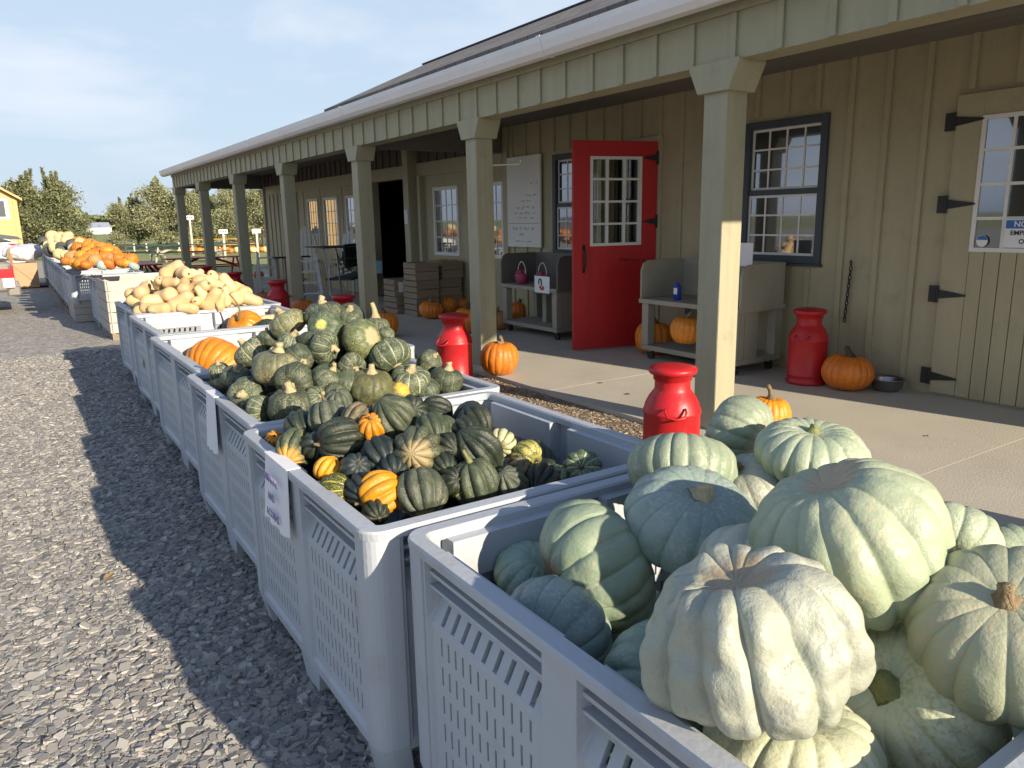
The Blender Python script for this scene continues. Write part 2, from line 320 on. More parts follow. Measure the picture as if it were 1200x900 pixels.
ACORNS = [
    ((1.07, 2.38, 0.876), (0.57, -0.07, -0.82), 0.155, 'green', 'smooth dark green ribbed acorn squash at the back of the heap'),
    ((1.15, 2.253, 0.848), (0.12, 0.81, 0.58), 0.117, 'green', 'rounded green acorn squash behind the big ribbed one'),
    ((1.267, 2.215, 0.834), (-0.05, -0.94, -0.33), 0.107, 'dark', 'dark squash at the back right of the acorn heap'),
    ((1.358, 2.139, 0.791), (-0.72, -0.68, -0.14), 0.107, 'cream', 'cream and green striped dumpling squash at the right of the heap'),
    ((1.42, 2.075, 0.746), (0.33, -0.94, -0.12), 0.12, 'carnival', 'yellow green carnival squash leaning on the right side of the heap'),
    ((1.251, 2.117, 0.787), (0.6, -0.16, -0.79), 0.159, 'dark', 'dark deeply ridged acorn squash right of the middle'),
    ((1.162, 2.163, 0.809), (-0.08, 0.99, 0.1), 0.097, 'dark', 'nearly black acorn squash behind the tan rosette one'),
    ((1.172, 2.011, 0.722), (-0.19, 0.13, 0.97), 0.156, 'patch', 'acorn squash with a bright lime patch and an upright green stem'),
    ((1.283, 1.976, 0.7), (0.55, 0.25, -0.8), 0.125, 'grey', 'grey green ribbed acorn squash right of the one with the lime patch'),
    ((1.059, 2.179, 0.804), (0.61, 0.75, -0.26), 0.175, 'rosette', 'acorn squash with a tan rosette of ribs facing the viewer'),
    ((0.991, 2.034, 0.72), (0.19, 0.65, 0.73), 0.165, 'tip', 'grey green acorn squash whose orange tip points down at the front rim'),
    ((0.879, 2.093, 0.727), (-0.95, 0.05, -0.3), 0.138, 'gold', 'big golden orange acorn squash by the front rim'),
    ((0.949, 2.234, 0.803), (0.0, 0.88, 0.48), 0.129, 'blue', 'blue black acorn squash in shade in the middle of the heap'),
    ((0.858, 2.232, 0.771), (-0.09, -0.78, 0.62), 0.105, 'blue', 'blue black acorn squash right of the lumpy orange one'),
    ((0.793, 2.308, 0.761), (-0.68, -0.16, -0.71), 0.091, 'gold', 'lumpy orange squash with a wart near the left rim'),
    ((0.779, 2.201, 0.728), (0.55, -0.82, 0.17), 0.105, 'delicata', 'small dark squash with broken yellow stripes by the left rim'),
    ((0.772, 2.557, 0.778), (0.69, 0.65, 0.33), 0.138, 'orange', 'green acorn squash with a rough orange ground patch near the left rim'),
    ((0.759, 2.772, 0.761), (-0.23, -0.76, 0.61), 0.07, 'gold', 'small orange squash in the far left corner of the acorn bin'),
    ((0.913, 2.608, 0.854), (0.01, 0.37, 0.93), 0.143, 'grey', 'dusty ribbed acorn squash at the back left of the heap'),
    ((0.881, 2.408, 0.823), (-1.0, 0.02, 0.02), 0.157, 'dark', 'large black green acorn squash with a white scuff at the left'),
    ((0.975, 2.468, 0.869), (0.82, 0.25, 0.51), 0.121, 'tan', 'grey acorn squash mottled tan at the top left of the heap'),
    ((0.984, 2.377, 0.854), (-0.29, -0.46, 0.84), 0.1, 'gold', 'orange squash peeping out behind the smooth dark green one'),
    ((1.0, 2.736, 0.876), (-0.12, -0.22, 0.97), 0.111, 'grey', 'dark squash resting against the back rim at the left'),
    ((0.835, 2.694, 0.813), (0.1, 0.91, 0.41), 0.126, 'dark', 'black squash along the far rim behind the orange patched one'),
    ((1.616, 2.013, 0.675), (-0.55, -0.66, 0.51), 0.148, 'dumpling', 'green dumpling squash with radiating pale stripes at the far right of the bin'),
    ((1.486, 1.991, 0.689), (-0.03, -0.75, 0.66), 0.077, 'dumpling', 'smallest striped green squash near the far right of the bin'),
    ((1.412, 1.973, 0.688), (0.83, 0.51, 0.22), 0.128, 'dark', 'dark squash low in the bin right of the grey green ribbed one'),
    ((1.36, 2.034, 0.732), (-0.04, -0.82, 0.56), 0.081, 'tan', 'small brownish squash under the yellow green carnival squash'),
    ((0.838, 2.141, 0.733), (0.04, 0.97, 0.22), 0.107, 'blue', 'blue black squash behind the big golden one'),
    ((1.099, 2.037, 0.733), (0.14, -0.89, 0.44), 0.098, 'dark', 'black squash left of the one with the lime patch'),
    ((0.955, 2.153, 0.773), (-0.28, -0.93, -0.24), 0.099, 'blue', 'dark squash in the shade under the tan rosette one'),
    ((0.816, 2.478, 0.799), (-0.04, -0.82, 0.56), 0.094, 'dark', 'dark squash in the gap behind the orange patched one'),
    ((0.841, 2.042, 0.691), (-0.15, -0.96, -0.23), 0.083, 'dark', 'dark squash deep in the front corner of the acorn bin'),
    ((1.107, 2.095, 0.77), (-0.15, -0.96, -0.23), 0.089, 'dark', 'black squash hidden under the right side of the tan rosette one'),
]
BUTTERNUTS = [
    ((1.353, 8.071, 1.117), (0.67, -0.41, 0.62), 0.225, 'highest on the left of the heap, its neck pointing up and right'),
    ((1.447, 7.9, 1.089), (0.08, -0.99, -0.1), 0.197, 'round bulb at the very top of the heap'),
    ((1.565, 7.809, 1.051), (-0.67, 0.31, 0.67), 0.185, 'just right of the top, neck to the upper left'),
    ((1.691, 7.866, 1.065), (-0.33, -0.89, 0.31), 0.125, 'small end facing out at the top right'),
    ((1.743, 7.8, 1.016), (-0.85, 0.19, 0.5), 0.15, 'pale one on the upper right slope'),
    ((1.214, 7.955, 1.014), (-0.11, -0.84, 0.53), 0.135, 'short one at the upper left, above the striped shade'),
    ((1.302, 7.84, 1.015), (0.69, -0.72, -0.07), 0.158, 'egg shaped one lying flat on the upper left'),
    ((1.389, 7.72, 0.975), (0.17, 0.88, 0.44), 0.181, 'in the middle under the topmost one'),
    ((1.516, 7.674, 0.958), (0.46, -0.86, 0.24), 0.231, 'long one across the middle with its dark stem end facing out'),
    ((1.687, 7.706, 0.969), (-0.79, 0.38, 0.49), 0.234, 'long one sloping down to the right of the middle'),
    ((1.819, 7.758, 0.964), (-0.49, -0.08, 0.87), 0.163, 'bulb on the right slope near the shaded post'),
    ((1.088, 8.074, 0.935), (0.53, 0.79, 0.31), 0.172, 'round bulb facing out near the left corner'),
    ((1.028, 8.472, 0.887), (0.24, 0.97, 0.04), 0.115, 'smallest one at the far left corner'),
    ((0.997, 8.062, 0.838), (0.36, -0.86, -0.35), 0.147, 'bent one lying at the left rim'),
    ((1.123, 7.729, 0.867), (0.97, -0.23, 0.12), 0.226, 'fat one with its blossom end facing left, low on the left'),
    ((1.233, 7.701, 0.909), (-0.52, 0.84, -0.19), 0.215, 'pale one behind the fat left one'),
    ((1.316, 7.579, 0.847), (0.72, -0.46, 0.52), 0.249, 'slanting one at the front left of the middle'),
    ((1.47, 7.557, 0.849), (-0.54, -0.82, 0.21), 0.144, 'one whose dark stem end points straight out at the front'),
    ((1.594, 7.552, 0.846), (0.53, -0.43, 0.74), 0.278, 'longest one slanting up to the right at the front'),
    ((1.732, 7.585, 0.864), (0.1, -0.1, 0.99), 0.171, 'upright one wedged at the front right'),
    ((1.863, 7.631, 0.864), (0.69, 0.65, 0.33), 0.236, 'big round bulb facing out at the right end'),
    ((1.961, 7.645, 0.831), (0.82, -0.28, -0.5), 0.201, 'one at the rightmost tip of the heap'),
    ((1.15, 7.592, 0.805), (-0.97, 0.23, 0.09), 0.141, 'one low at the front rim on the left'),
    ((1.378, 7.518, 0.8), (-0.95, 0.25, 0.2), 0.13, 'small one low at the front rim near the middle'),
    ((1.669, 7.533, 0.824), (0.3, -0.27, 0.92), 0.158, 'upright one behind the longest one'),
    ((1.067, 7.686, 0.81), (0.68, -0.73, 0.03), 0.13, 'one half sunk at the left front rim'),
    ((1.529, 7.6, 0.896), (-0.53, 0.1, 0.84), 0.097, 'small neck poking up in the middle'),
    ((1.933, 7.746, 0.901), (-0.39, 0.79, 0.48), 0.19, 'sloping one above the big right bulb'),
    ((1.578, 7.731, 0.999), (0.87, 0.03, -0.49), 0.208, 'one crossing behind the long middle one'),
    ((1.018, 7.732, 0.792), (0.71, -0.67, 0.23), 0.095, 'one lying deepest in the left front corner'),
]
FARHEAP = [
    ((1.171, 14.372, 1.173), (-0.27, -0.01, 0.96), 0.133, 'o'),
    ((1.065, 14.168, 1.107), (-0.21, 0.34, 0.92), 0.157, 'o'),
    ((0.964, 14.631, 1.075), (-0.3, 0.07, 0.95), 0.18, 't'),
    ((0.879, 14.559, 1.011), (-0.02, 0.13, 0.99), 0.135, 'o'),
    ((0.944, 13.767, 1.014), (0.02, -0.15, 0.99), 0.144, 'o'),
    ((1.292, 14.494, 1.228), (-0.17, 0.08, 0.98), 0.182, 'o'),
    ((1.356, 14.101, 1.211), (0.16, 0.55, 0.82), 0.164, 'o'),
    ((1.4, 13.593, 1.169), (0.01, 0.34, 0.94), 0.173, 'o'),
    ((1.197, 13.691, 1.126), (0.16, 0.06, 0.98), 0.168, 'o'),
    ((1.074, 13.498, 1.061), (-0.37, 0.15, 0.92), 0.16, 'o'),
    ((1.155, 13.12, 1.059), (-0.31, 0.16, 0.94), 0.158, 't'),
    ((1.307, 13.153, 1.105), (-0.22, 0.13, 0.97), 0.165, 'o'),
    ((1.375, 12.828, 1.08), (0.15, -0.21, 0.97), 0.152, 't'),
    ((1.029, 13.038, 1.005), (0.25, -0.21, 0.95), 0.128, 'o'),
    ((1.193, 12.507, 1.007), (0.36, -0.03, 0.93), 0.123, 'g'),
    ((1.276, 12.494, 1.024), (0.55, 0.18, 0.82), 0.149, 'o'),
    ((1.454, 12.769, 1.083), (0.0, 0.16, 0.99), 0.158, 'o'),
    ((1.538, 12.815, 1.095), (0.35, 0.14, 0.93), 0.125, 'o'),
    ((1.584, 12.597, 1.068), (-0.14, 0.15, 0.98), 0.158, 'o'),
    ((1.43, 12.377, 1.031), (0.33, 0.26, 0.91), 0.132, 'o'),
    ((1.497, 12.324, 1.03), (0.14, -0.24, 0.96), 0.122, 'o'),
    ((1.541, 12.049, 0.994), (0.53, 0.08, 0.84), 0.116, 'g'),
    ((0.992, 13.388, 1.014), (-0.37, -0.09, 0.92), 0.162, 'o'),
    ((1.282, 13.81, 1.164), (-0.07, -0.31, 0.95), 0.157, 'o'),
    ((1.246, 14.789, 1.236), (0.51, 0.26, 0.82), 0.175, 'o'),
    ((1.071, 15.489, 1.193), (-0.09, 0.51, 0.85), 0.151, 'c'),
    ((1.198, 15.727, 1.278), (0.53, 0.17, 0.83), 0.145, 'c'),
    ((0.933, 15.405, 1.09), (-0.11, -0.18, 0.98), 0.146, 'c'),
    ((0.885, 16.079, 1.073), (0.39, 0.2, 0.9), 0.189, 'c'),
    ((0.982, 17.078, 1.19), (0.45, 0.31, 0.83), 0.17, 'd'),
    ((0.926, 18.072, 1.159), (-0.08, 0.08, 0.99), 0.194, 'c'),
    ((0.992, 19.627, 1.233), (0.2, -0.03, 0.98), 0.209, 'c'),
    ((0.924, 20.065, 1.166), (-0.16, 0.24, 0.96), 0.206, 'c'),
    ((0.866, 20.151, 1.104), (0.04, 0.07, 1.0), 0.177, 'c'),
    ((1.121, 22.441, 1.327), (0.23, 0.5, 0.84), 0.247, 'c'),
    ((1.138, 19.801, 1.349), (-0.27, 0.05, 0.96), 0.202, 'c'),
    ((1.189, 18.431, 1.374), (-0.21, -0.16, 0.96), 0.18, 'c'),
    ((1.108, 17.528, 1.301), (0.03, 0.29, 0.96), 0.171, 'c'),
    ((1.102, 16.295, 1.252), (-0.26, 0.25, 0.93), 0.16, 'd'),
    ((0.996, 23.386, 1.214), (-0.0, -0.14, 0.99), 0.259, 'd'),
    ((0.853, 18.289, 1.085), (0.21, -0.27, 0.94), 0.206, 'd'),
    ((0.955, 16.518, 1.149), (0.45, 0.1, 0.89), 0.18, 'd'),
    ((1.12, 15.25, 1.208), (0.07, 0.36, 0.93), 0.163, 'o'),
    ((1.457, 13.163, 1.13), (-0.13, 0.09, 0.99), 0.148, 'o'),
    ((1.145, 13.594, 1.098), (-0.2, 0.33, 0.92), 0.151, 'o'),
    ((1.035, 18.439, 1.263), (0.44, 0.29, 0.85), 0.179, 'c'),
]
PUMPKINS = [
    (3.791, 5.971, 0.12, 0.323, 'tall orange pumpkin in the sun at the foot of the second porch post'),
    (5.69, 3.605, 0.12, 0.402, 'wide orange pumpkin between the wall milk can and the steel bowl'),
    (5.326, 5.064, 0.36, 0.3, 'orange pumpkin sitting inside the lower shelf of the cart nearer the barn door'),
    (5.911, 6.349, 0.12, 0.233, 'pumpkin beside the open red door, left of a pair'),
    (5.659, 5.841, 0.12, 0.399, 'big orange pumpkin half hidden behind the left end of the nearer cart'),
    (5.233, 10.113, 0.12, 0.357, 'orange pumpkin in front of the stacked wooden crates, nearest to them'),
    (5.759, 10.568, 0.12, 0.324, 'orange pumpkin to the right of the one before the crates'),
    (6.035, 10.591, 0.12, 0.301, 'far orange pumpkin against the wall right of the wooden crates'),
    (4.943, 8.509, 0.12, 0.399, 'large orange pumpkin just left of the second porch post, in the shade'),
    (5.357, 8.499, 0.12, 0.34, 'dull orange pumpkin seen right of the second porch post, under the wall'),
    (6.043, 8.989, 0.12, 0.317, 'small pumpkin with tall stem glimpsed behind the legs of the farther cart'),
    (4.17, 3.191, 0.12, 0.288, 'bright orange pumpkin with a dry twisted stem rising behind the blue pumpkins'),
    (3.803, 11.659, 0.12, 0.372, 'orange pumpkin at the foot of the fourth porch post beside a milk can'),
    (3.862, 14.069, 0.12, 0.28, 'dull pumpkin on the ground between two far porch posts'),
    (3.92, 8.88, 0.12, 0.368, 'orange pumpkin peeping over the right side of the buttercup heap'),
    (5.615, 20.672, 0.12, 0.272, 'reddish pumpkin far off beside the white folded chairs'),
]
BLUES = [
    ((1.846, 1.519, 0.88), (-0.26, 0.95, 0.18), 0.245, 'ribbed grey green pumpkin leaning at the back, just below the twisted stem one'),
    ((1.793, 1.226, 0.9), (-0.04, -0.09, 1.0), 0.302, 'flat ribbed pale green pumpkin with a brown scuff, at the back in the sun'),
    ((1.522, 1.447, 0.85), (0.38, 0.36, 0.85), 0.302, 'pale close ribbed pumpkin at the back left corner by the red milk can'),
    ((1.668, 1.337, 0.8), (-0.41, 0.12, 0.9), 0.21, 'small pale pumpkin wedged between the smooth blue one and the flat ribbed one'),
    ((1.322, 1.215, 0.82), (-0.03, -0.35, 0.94), 0.325, 'smooth blue grey pumpkin with a cut tan stem on top'),
    ((1.312, 0.801, 0.92), (0.32, -0.3, -0.9), 0.364, 'huge pale green pumpkin lying tilted on top of the heap'),
    ((1.607, 0.749, 0.86), (0.87, 0.34, 0.37), 0.121, 'pale green pumpkin peeping out behind the right of the huge tilted one'),
    ((1.352, 0.523, 0.84), (-0.49, -0.13, 0.86), 0.3, 'big pale yellow green pumpkin with tan scratches at the right edge of the photo'),
    ((0.937, 0.732, 0.87), (0.17, -0.17, -0.97), 0.358, 'deeply lobed whitish pumpkin with brown scars, frontmost in the heap'),
    ((1.299, 0.973, 0.79), (0.49, 0.31, 0.81), 0.275, 'ribbed pumpkin seen as a strip between the whitish and the huge tilted ones'),
    ((1.297, 0.634, 0.66), (-0.77, 0.13, 0.63), 0.298, 'cream ribbed pumpkin with a mossy green stem at lower right'),
    ((1.013, 0.686, 0.64), (0.1, -0.07, 0.99), 0.283, 'pale pumpkin with radiating ribs at the bottom edge of the photo'),
    ((0.982, 0.97, 0.62), (0.24, -0.86, 0.46), 0.261, 'blue green pumpkin with thick ribs in the shade below the whitish lobed one'),
    ((1.137, 1.361, 0.7), (0.89, -0.24, 0.39), 0.291, 'green pumpkin tilted on its side with a brown scab, at the left of the heap'),
    ((0.966, 1.298, 0.6), (0.91, 0.38, 0.15), 0.232, 'dull blue green pumpkin deep in the bin under the scabbed one'),
    ((1.068, 1.54, 0.62), (0.12, -0.44, 0.89), 0.173, 'darkest green pumpkin against the slotted back wall of the bin'),
    ((1.717, 0.662, 0.81), (-0.29, -0.46, 0.84), 0.149, 'pale pumpkin cut off by the right edge of the photo, above the scratched one'),
    ((1.786, 0.666, 0.39), (-0.12, -0.22, 0.97), 0.302, 'grey pumpkin in deep shade at the lower right corner'),
    ((1.524, 0.903, 0.636), (0.72, 0.6, 0.35), 0.302, 'pumpkin in shade under the huge tilted one'),
]

# ================================================================= BUILDING
WX = 6.08
bld = thing('market_building', (WX, 10, .12), 'long olive board and batten farm market with open front porch and grey shingle roof', 'building')
def wall_grid(y0, y1, z0, z1, holes, x0, x1):
    """solid wall slab in the x0..x1 range with rectangular openings"""
    ys = sorted({y0, y1} | {h[0] for h in holes} | {h[1] for h in holes}); zs = sorted({z0, z1} | {h[2] for h in holes} | {h[3] for h in holes})
    mb = MB()
    hole = lambda a, b: any(h[0]-1e-6 <= a and b[0] <= h[1]+1e-6 and h[2]-1e-6 <= b[1] and b[2] <= h[3]+1e-6 for h in holes)
    ny, nz_ = len(ys)-1, len(zs)-1
    sol = [[not any(h[0]-1e-6 <= ys[i] and ys[i+1] <= h[1]+1e-6 and h[2]-1e-6 <= zs[j] and zs[j+1] <= h[3]+1e-6 for h in holes) for j in range(nz_)] for i in range(ny)]
    vid = {}
    def V(x, i, j):
        k = (x, i, j)
        if k not in vid: vid[k] = len(mb.v); mb.v.append((x, ys[i], zs[j]))
        return vid[k]
    for i in range(ny):
        for j in range(nz_):
            if not sol[i][j]: continue
            mb.f.append((V(x0,i,j), V(x0,i,j+1), V(x0,i+1,j+1), V(x0,i+1,j)))
            mb.f.append((V(x1,i,j), V(x1,i+1,j), V(x1,i+1,j+1), V(x1,i,j+1)))
            for di, dj, a, b in ((-1,0,(i,j),(i,j+1)), (1,0,(i+1,j+1),(i+1,j)), (0,-1,(i+1,j),(i,j)), (0,1,(i,j+1),(i+1,j+1))):
                ii, jj = i+di, j+dj
                if ii < 0 or jj < 0 or ii >= ny or jj >= nz_ or not sol[ii][jj]:
                    mb.f.append((V(x0,*a), V(x1,*a), V(x1,*b), V(x0,*b)))
    return mb
holes = [(4.20,5.07,1.12,2.38), (6.28,7.18,.12,2.32), (7.28,8.15,1.10,2.33)]
wins_far = [(9.36,10.10), (10.66,11.46), (14.52,15.33), (15.80,16.63), (17.02,17.72)]
holes2 = [(a,b,1.0,2.07) for a,b in wins_far] + [(12.42,14.0,.12,2.28)]
wall = wall_grid(-.2, 21.2, .0, 3.0, holes + holes2, WX, WX+.14)
# battens on the near wall, skipping the openings
def batten(mb, y, z0, z1, hl, x=WX, w=.045, t=.022):
    segs = [(z0, z1)]
    for h in hl:
        if h[0]-.05 < y < h[1]+.05:
            ns = []
            for a, b in segs:
                if h[2]-.05 > a: ns.append((a, min(b, h[2]-.06)))
                if h[3]+.06 < b: ns.append((max(a, h[3]+.06), b))
            segs = ns
    for a, b in segs:
        if b - a > .03: mb.box(x-t, y-w/2, a, x-.001, y+w/2, b)
y = 3.67 - 12*.32
while y < 9.2:
    if not (2.08 < y < 3.2): batten(wall, y, .12, 2.84, holes)
    else: batten(wall, y, 2.42, 2.84, [])
    y += .32
for y in (18.7, 19.0, 19.3, 19.7, 20.0, 20.35, 20.7, 21.1): batten(wall, y, .12, 2.28, [])
w_ = wall.build('siding_wall', M['siding'], bld)
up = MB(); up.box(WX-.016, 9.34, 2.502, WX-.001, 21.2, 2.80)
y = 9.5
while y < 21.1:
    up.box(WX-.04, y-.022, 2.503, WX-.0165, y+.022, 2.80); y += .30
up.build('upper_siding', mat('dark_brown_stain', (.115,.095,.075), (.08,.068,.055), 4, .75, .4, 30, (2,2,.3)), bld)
# rest of the shell: back and end walls
sh = MB(); sh.box(12.0,-.2,0,12.14,21.2,3.0); sh.box(WX+.14,-.2,0,12,-.06,3.0); sh.box(WX+.14,21.06,0,12,21.2,3.0)
sh.build('outer_wall', M['siding'], bld)
sh = MB(); sh.box(WX+.14,-.06,.02,12,21.06,.1); sh.box(WX+.14,-.06,2.86,12,21.06,2.95); sh.box(8.6,-.06,.1,8.7,21.06,2.86)
sh.build('interior', M['ceil'], bld)
# flat trim of the far part
tr = MB()
tr.box(WX-.03, 9.35, 2.28, WX-.001, 18.5, 2.50)
for a, b in ((12.30,12.42), (14.0,14.12)): tr.box(WX-.045, a, .12, WX-.001, b, 2.28)
tr.box(WX-.20, 12.02, .12, WX-.001, 12.22, 2.84); tr.box(WX-.10, 11.80, .12, WX-.001, 11.90, 2.28)
for y in (10.38, 14.42, 15.56, 16.86, 18.0): tr.box(WX-.012, y-.006, .12, WX-.001, y+.006, 2.28)
tr.box(WX-.05, 18.48, .12, WX-.001, 18.6, 2.5); tr.box(WX-.05, 21.08, .12, WX-.001, 21.22, 2.84)
tr.box(WX-.035, 9.22, .12, WX-.001, 9.33, 2.84)
for a, b, c, d in ((6.19,6.28,.12,2.40), (7.18,7.27,.12,2.40)): tr.box(WX-.03, a, c, WX-.001, b, d)
tr.box(WX-.03, 6.281, 2.32, WX-.001, 7.179, 2.40)
tr.build('trim', M['trim'], bld, bevel=.003)

def window(y0, y1, z0, z1, cols, rows, fmat, hung=False):
    fr = MB(); x = WX
    fw = .055 if hung else .03
    xo = x-.03
    for a, b, c, d in ((y0-.012,y0+fw,z0-.012,z1+.012), (y1-fw,y1+.012,z0-.012,z1+.012)): fr.box(xo, a, c, x+.06, b, d)
    fr.box(xo, y0+fw, z0-.012, x+.06, y1-fw, z0+fw); fr.box(xo, y0+fw, z1-fw, x+.06, y1-fw, z1+.012)
    if hung:
        zm = (z0+z1)/2
        fr.box(x-.012, y0+fw, zm-.025, x+.05, y1-fw, zm+.025)
        fr.box(x-.04, y0-.03, z0-.035, x+.0, y1+.03, z0-.013)
    f = fr.build('window', fmat, bld, bevel=.003)
    sashes = [(z0+fw, (z0+z1)/2-.025), ((z0+z1)/2+.025, z1-fw)] if hung else [(z0+fw, z1-fw)]
    mu = MB(); pn = MB()
    for k, (a, b) in enumerate(sashes):
        dx = .0 if k == 0 else .018
        if not hung: dx = -.012
        ya, yb = y0+fw, y1-fw
        bw = .022 if hung else .012
        mu.box(x+dx, ya, a, x+dx+.024, ya+bw, b); mu.box(x+dx, yb-bw, a, x+dx+.024, yb, b)
        mu.box(x+dx, ya+bw, a, x+dx+.024, yb-bw, a+bw); mu.box(x+dx, ya+bw, b-bw, x+dx+.024, yb-bw, b)
        for i in range(1, cols):
            yy = ya + (yb-ya)*i/cols; mu.box(x+dx+.002, yy-.008, a+bw, x+dx+.020, yy+.008, b-bw)
        for j in range(1, rows):
            zz = a + (b-a)*j/rows; mu.box(x+dx+.004, ya+bw, zz-.008, x+dx+.018, yb-bw, zz+.008)
        pn.box(x+dx+.008, ya+.004, a+.004, x+dx+.014, yb-.004, b-.004)
    m = mu.build('muntin', M['white'], f); p = pn.build('pane', M['pane'], f)
    return f
window(4.20,5.07,1.12,2.38,4,3,M['bluegrey'],True)
window(7.28,8.15,1.10,2.33,4,3,M['bluegrey'],True)
for a, b in wins_far: window(a, b, 1.0, 2.07, 4, 4, M['white'])

# barn door at the right, with glazed upper part
D0, D1 = 2.12, 3.12
bd = MB(); x0 = WX-.034
wy0, wy1, wz0, wz1 = 2.26, 2.92, 1.25, 2.22
bd.box(x0, D0+.006, .14, WX-.004, wy0, 2.385); bd.box(x0, wy1, .14, WX-.004, D1-.006, 2.385)
bd.box(x0, wy0, wz1, WX-.004, wy1, 2.385)
n = 6
for i in range(n):
    a = wy0 + (wy1-wy0)*i/n; b = wy0 + (wy1-wy0)*(i+1)/n
    bd.box(x0+.002*(i%2), a+.003, .14, WX-.004, b-.003, wz0)
door = bd.build('barn_door', M['siding'], bld, bevel=.002); door['label'] = 'olive plank barn door with black strap hinges and a glazed top'
mu = MB()
mu.box(x0-.008, wy0, wz0, x0+.02, wy0+.03, wz1); mu.box(x0-.008, wy1-.03, wz0, x0+.02, wy1, wz1)
mu.box(x0-.008, wy0+.03, wz0, x0+.02, wy1-.03, wz0+.03); mu.box(x0-.008, wy0+.03, wz1-.03, x0+.02, wy1-.03, wz1)
for i in (1,2): yy = wy0+(wy1-wy0)*i/3; mu.box(x0-.004, yy-.011, wz0+.03, x0+.016, yy+.011, wz1-.03)
for j in (1,2,3): zz = wz0+(wz1-wz0)*j/4; mu.box(x0-.002, wy0+.03, zz-.011, x0+.014, wy1-.03, zz+.011)
mu.build('muntin', M['white'], door)
pn = MB(); pn.box(x0+.004, wy0+.01, wz0+.01, x0+.010, wy1-.01, wz1-.01); pn.build('pane', M['pane'], door)
for zc in (2.20, 1.60, .92, .27):
    h = MB(); h.box(x0-.012, D1+.004, zc-.065, x0-.001, D1+.065, zc+.065)
    h.tube([(x0-.010, D1+.0, zc-.065), (x0-.010, D1+.0, zc+.065)], .011, 8)
    h.prism([(D1-.005, zc-.035), (D1-.005, zc+.035), (D1-.205, zc+.007), (D1-.215, zc), (D1-.205, zc-.007)], 'x', x0-.010, x0-.002)
    h.build('hinge', M['black'], door)
def text(body, size, m, loc, rot, name='lettering', parent=None, bold=0, depth=.0008, align='CENTER', sx=1):
    cu = bpy.data.curves.new(name, 'FONT'); cu.body = body; cu.size = size; cu.extrude = depth; cu.align_x = align; cu.align_y = 'CENTER'; cu.offset = bold
    tmp = bpy.data.objects.new(name, cu); C.objects.link(tmp)
    bpy.context.view_layer.update()
    me = bpy.data.meshes.new_from_object(tmp); bpy.data.objects.remove(tmp)
    mt = Matrix.Translation(loc) @ (rot.to_matrix().to_4x4() if not isinstance(rot, Matrix) else rot) @ Matrix.Diagonal((sx,1,1,1))
    me.transform(mt)
    p = parent
    if parent and parent.type == 'EMPTY': me.transform(Matrix.Translation(-parent.location))
    elif parent and parent.parent: me.transform(Matrix.Translation(-parent.parent.matrix_basis.translation))
    me.materials.clear(); me.materials.append(m)
    ob = bpy.data.objects.new(name, me); C.objects.link(ob)
    if parent: ob.parent = parent
    return ob
ROT_WALL = Matrix(((0,0,-1,0),(-1,0,0,0),(0,1,0,0),(0,0,0,1)))     # text read by a viewer looking towards +x
# notice sign on the barn door glass
sg = thing('notice_sign', (x0-.012, 2.52, 1.29), 'white and blue employees only notice on the barn door glass', 'sign')
b = MB(); b.box(x0-.016, 2.36, 1.285, x0-.010, 2.685, 1.485); b.build('sign_panel', M['paper'], sg)
blu = mat('sign_blue', (.03,.13,.42), rough=.5)
b = MB(); b.box(x0-.0175, 2.368, 1.42, x0-.0162, 2.677, 1.478); b.build('header', blu, sg)
text('NOTICE', .056, M['paper'], (x0-.018, 2.5225, 1.449), ROT_WALL, parent=sg, bold=.001)
text('EMPLOYEES', .045, M['inkblk'], (x0-.017, 2.5225, 1.388), ROT_WALL, parent=sg, bold=.001, sx=1.05)
text('ONLY', .045, M['inkblk'], (x0-.017, 2.5225, 1.328), ROT_WALL, parent=sg, bold=.001)
st = MB(); st.lathe([(.042,0),(.042,.002)], (0,0,0), 24)
st.v = [(x0-.012-v[2], 2.83+v[0]*.95, 1.33+v[1]) for v in st.v]
o = st.build('window_sticker', M['paper']); tag(o, 'small round white and blue sticker on the lowest pane of the barn door', 'sticker')
st = MB(); st.prism([(2.868,1.338),(2.792,1.338),(2.803,1.36),(2.83,1.371),(2.857,1.36)], 'x', x0-.0155, x0-.0145); st.build('sticker_band', blu, o)

# open red door
P0 = Vector((6.045, 6.235, 0)); P1 = Vector((5.085, 6.485, 0)); e = (P1-P0).normalized(); nrm = Vector((0,0,1)).cross(e)   # nrm away from camera or towards
if nrm.y > 0: nrm = -nrm
DW = (P1-P0).length
def dpt(s, t, z): return P0 + e*s + nrm*t + Vector((0,0,z))
def dbox(mb, s0, s1, t0, t1, z0, z1):
    q = [dpt(s,t,z) for z in (z0,z1) for s,t in ((s0,t0),(s1,t0),(s1,t1),(s0,t1))]
    mb.add(q, [(3,2,1,0),(4,5,6,7),(0,1,5,4),(1,2,6,5),(2,3,7,6),(3,0,4,7)])
d = MB(); a, b, c, f = .19, .80, 1.25, 2.18
dbox(d, 0, a, -.045, 0, .135, 2.34); dbox(d, b, DW, -.045, 0, .135, 2.34); dbox(d, a, b, -.045, 0, f, 2.34); dbox(d, a, b, -.045, 0, .135, c)
rd = d.build('entrance_door', M['reddoor'], bld, bevel=.003); rd['label'] = 'red wooden entrance door standing wide open'
d = MB(); fw = .03
dbox(d, a, a+fw, -.05, .008, c, f); dbox(d, b-fw, b, -.05, .008, c, f); dbox(d, a+fw, b-fw, -.05, .008, c, c+fw); dbox(d, a+fw, b-fw, -.05, .008, f-fw, f)
for i in (1,2): s = a+(b-a)*i/3; dbox(d, s-.011, s+.011, -.04, .004, c+fw, f-fw)
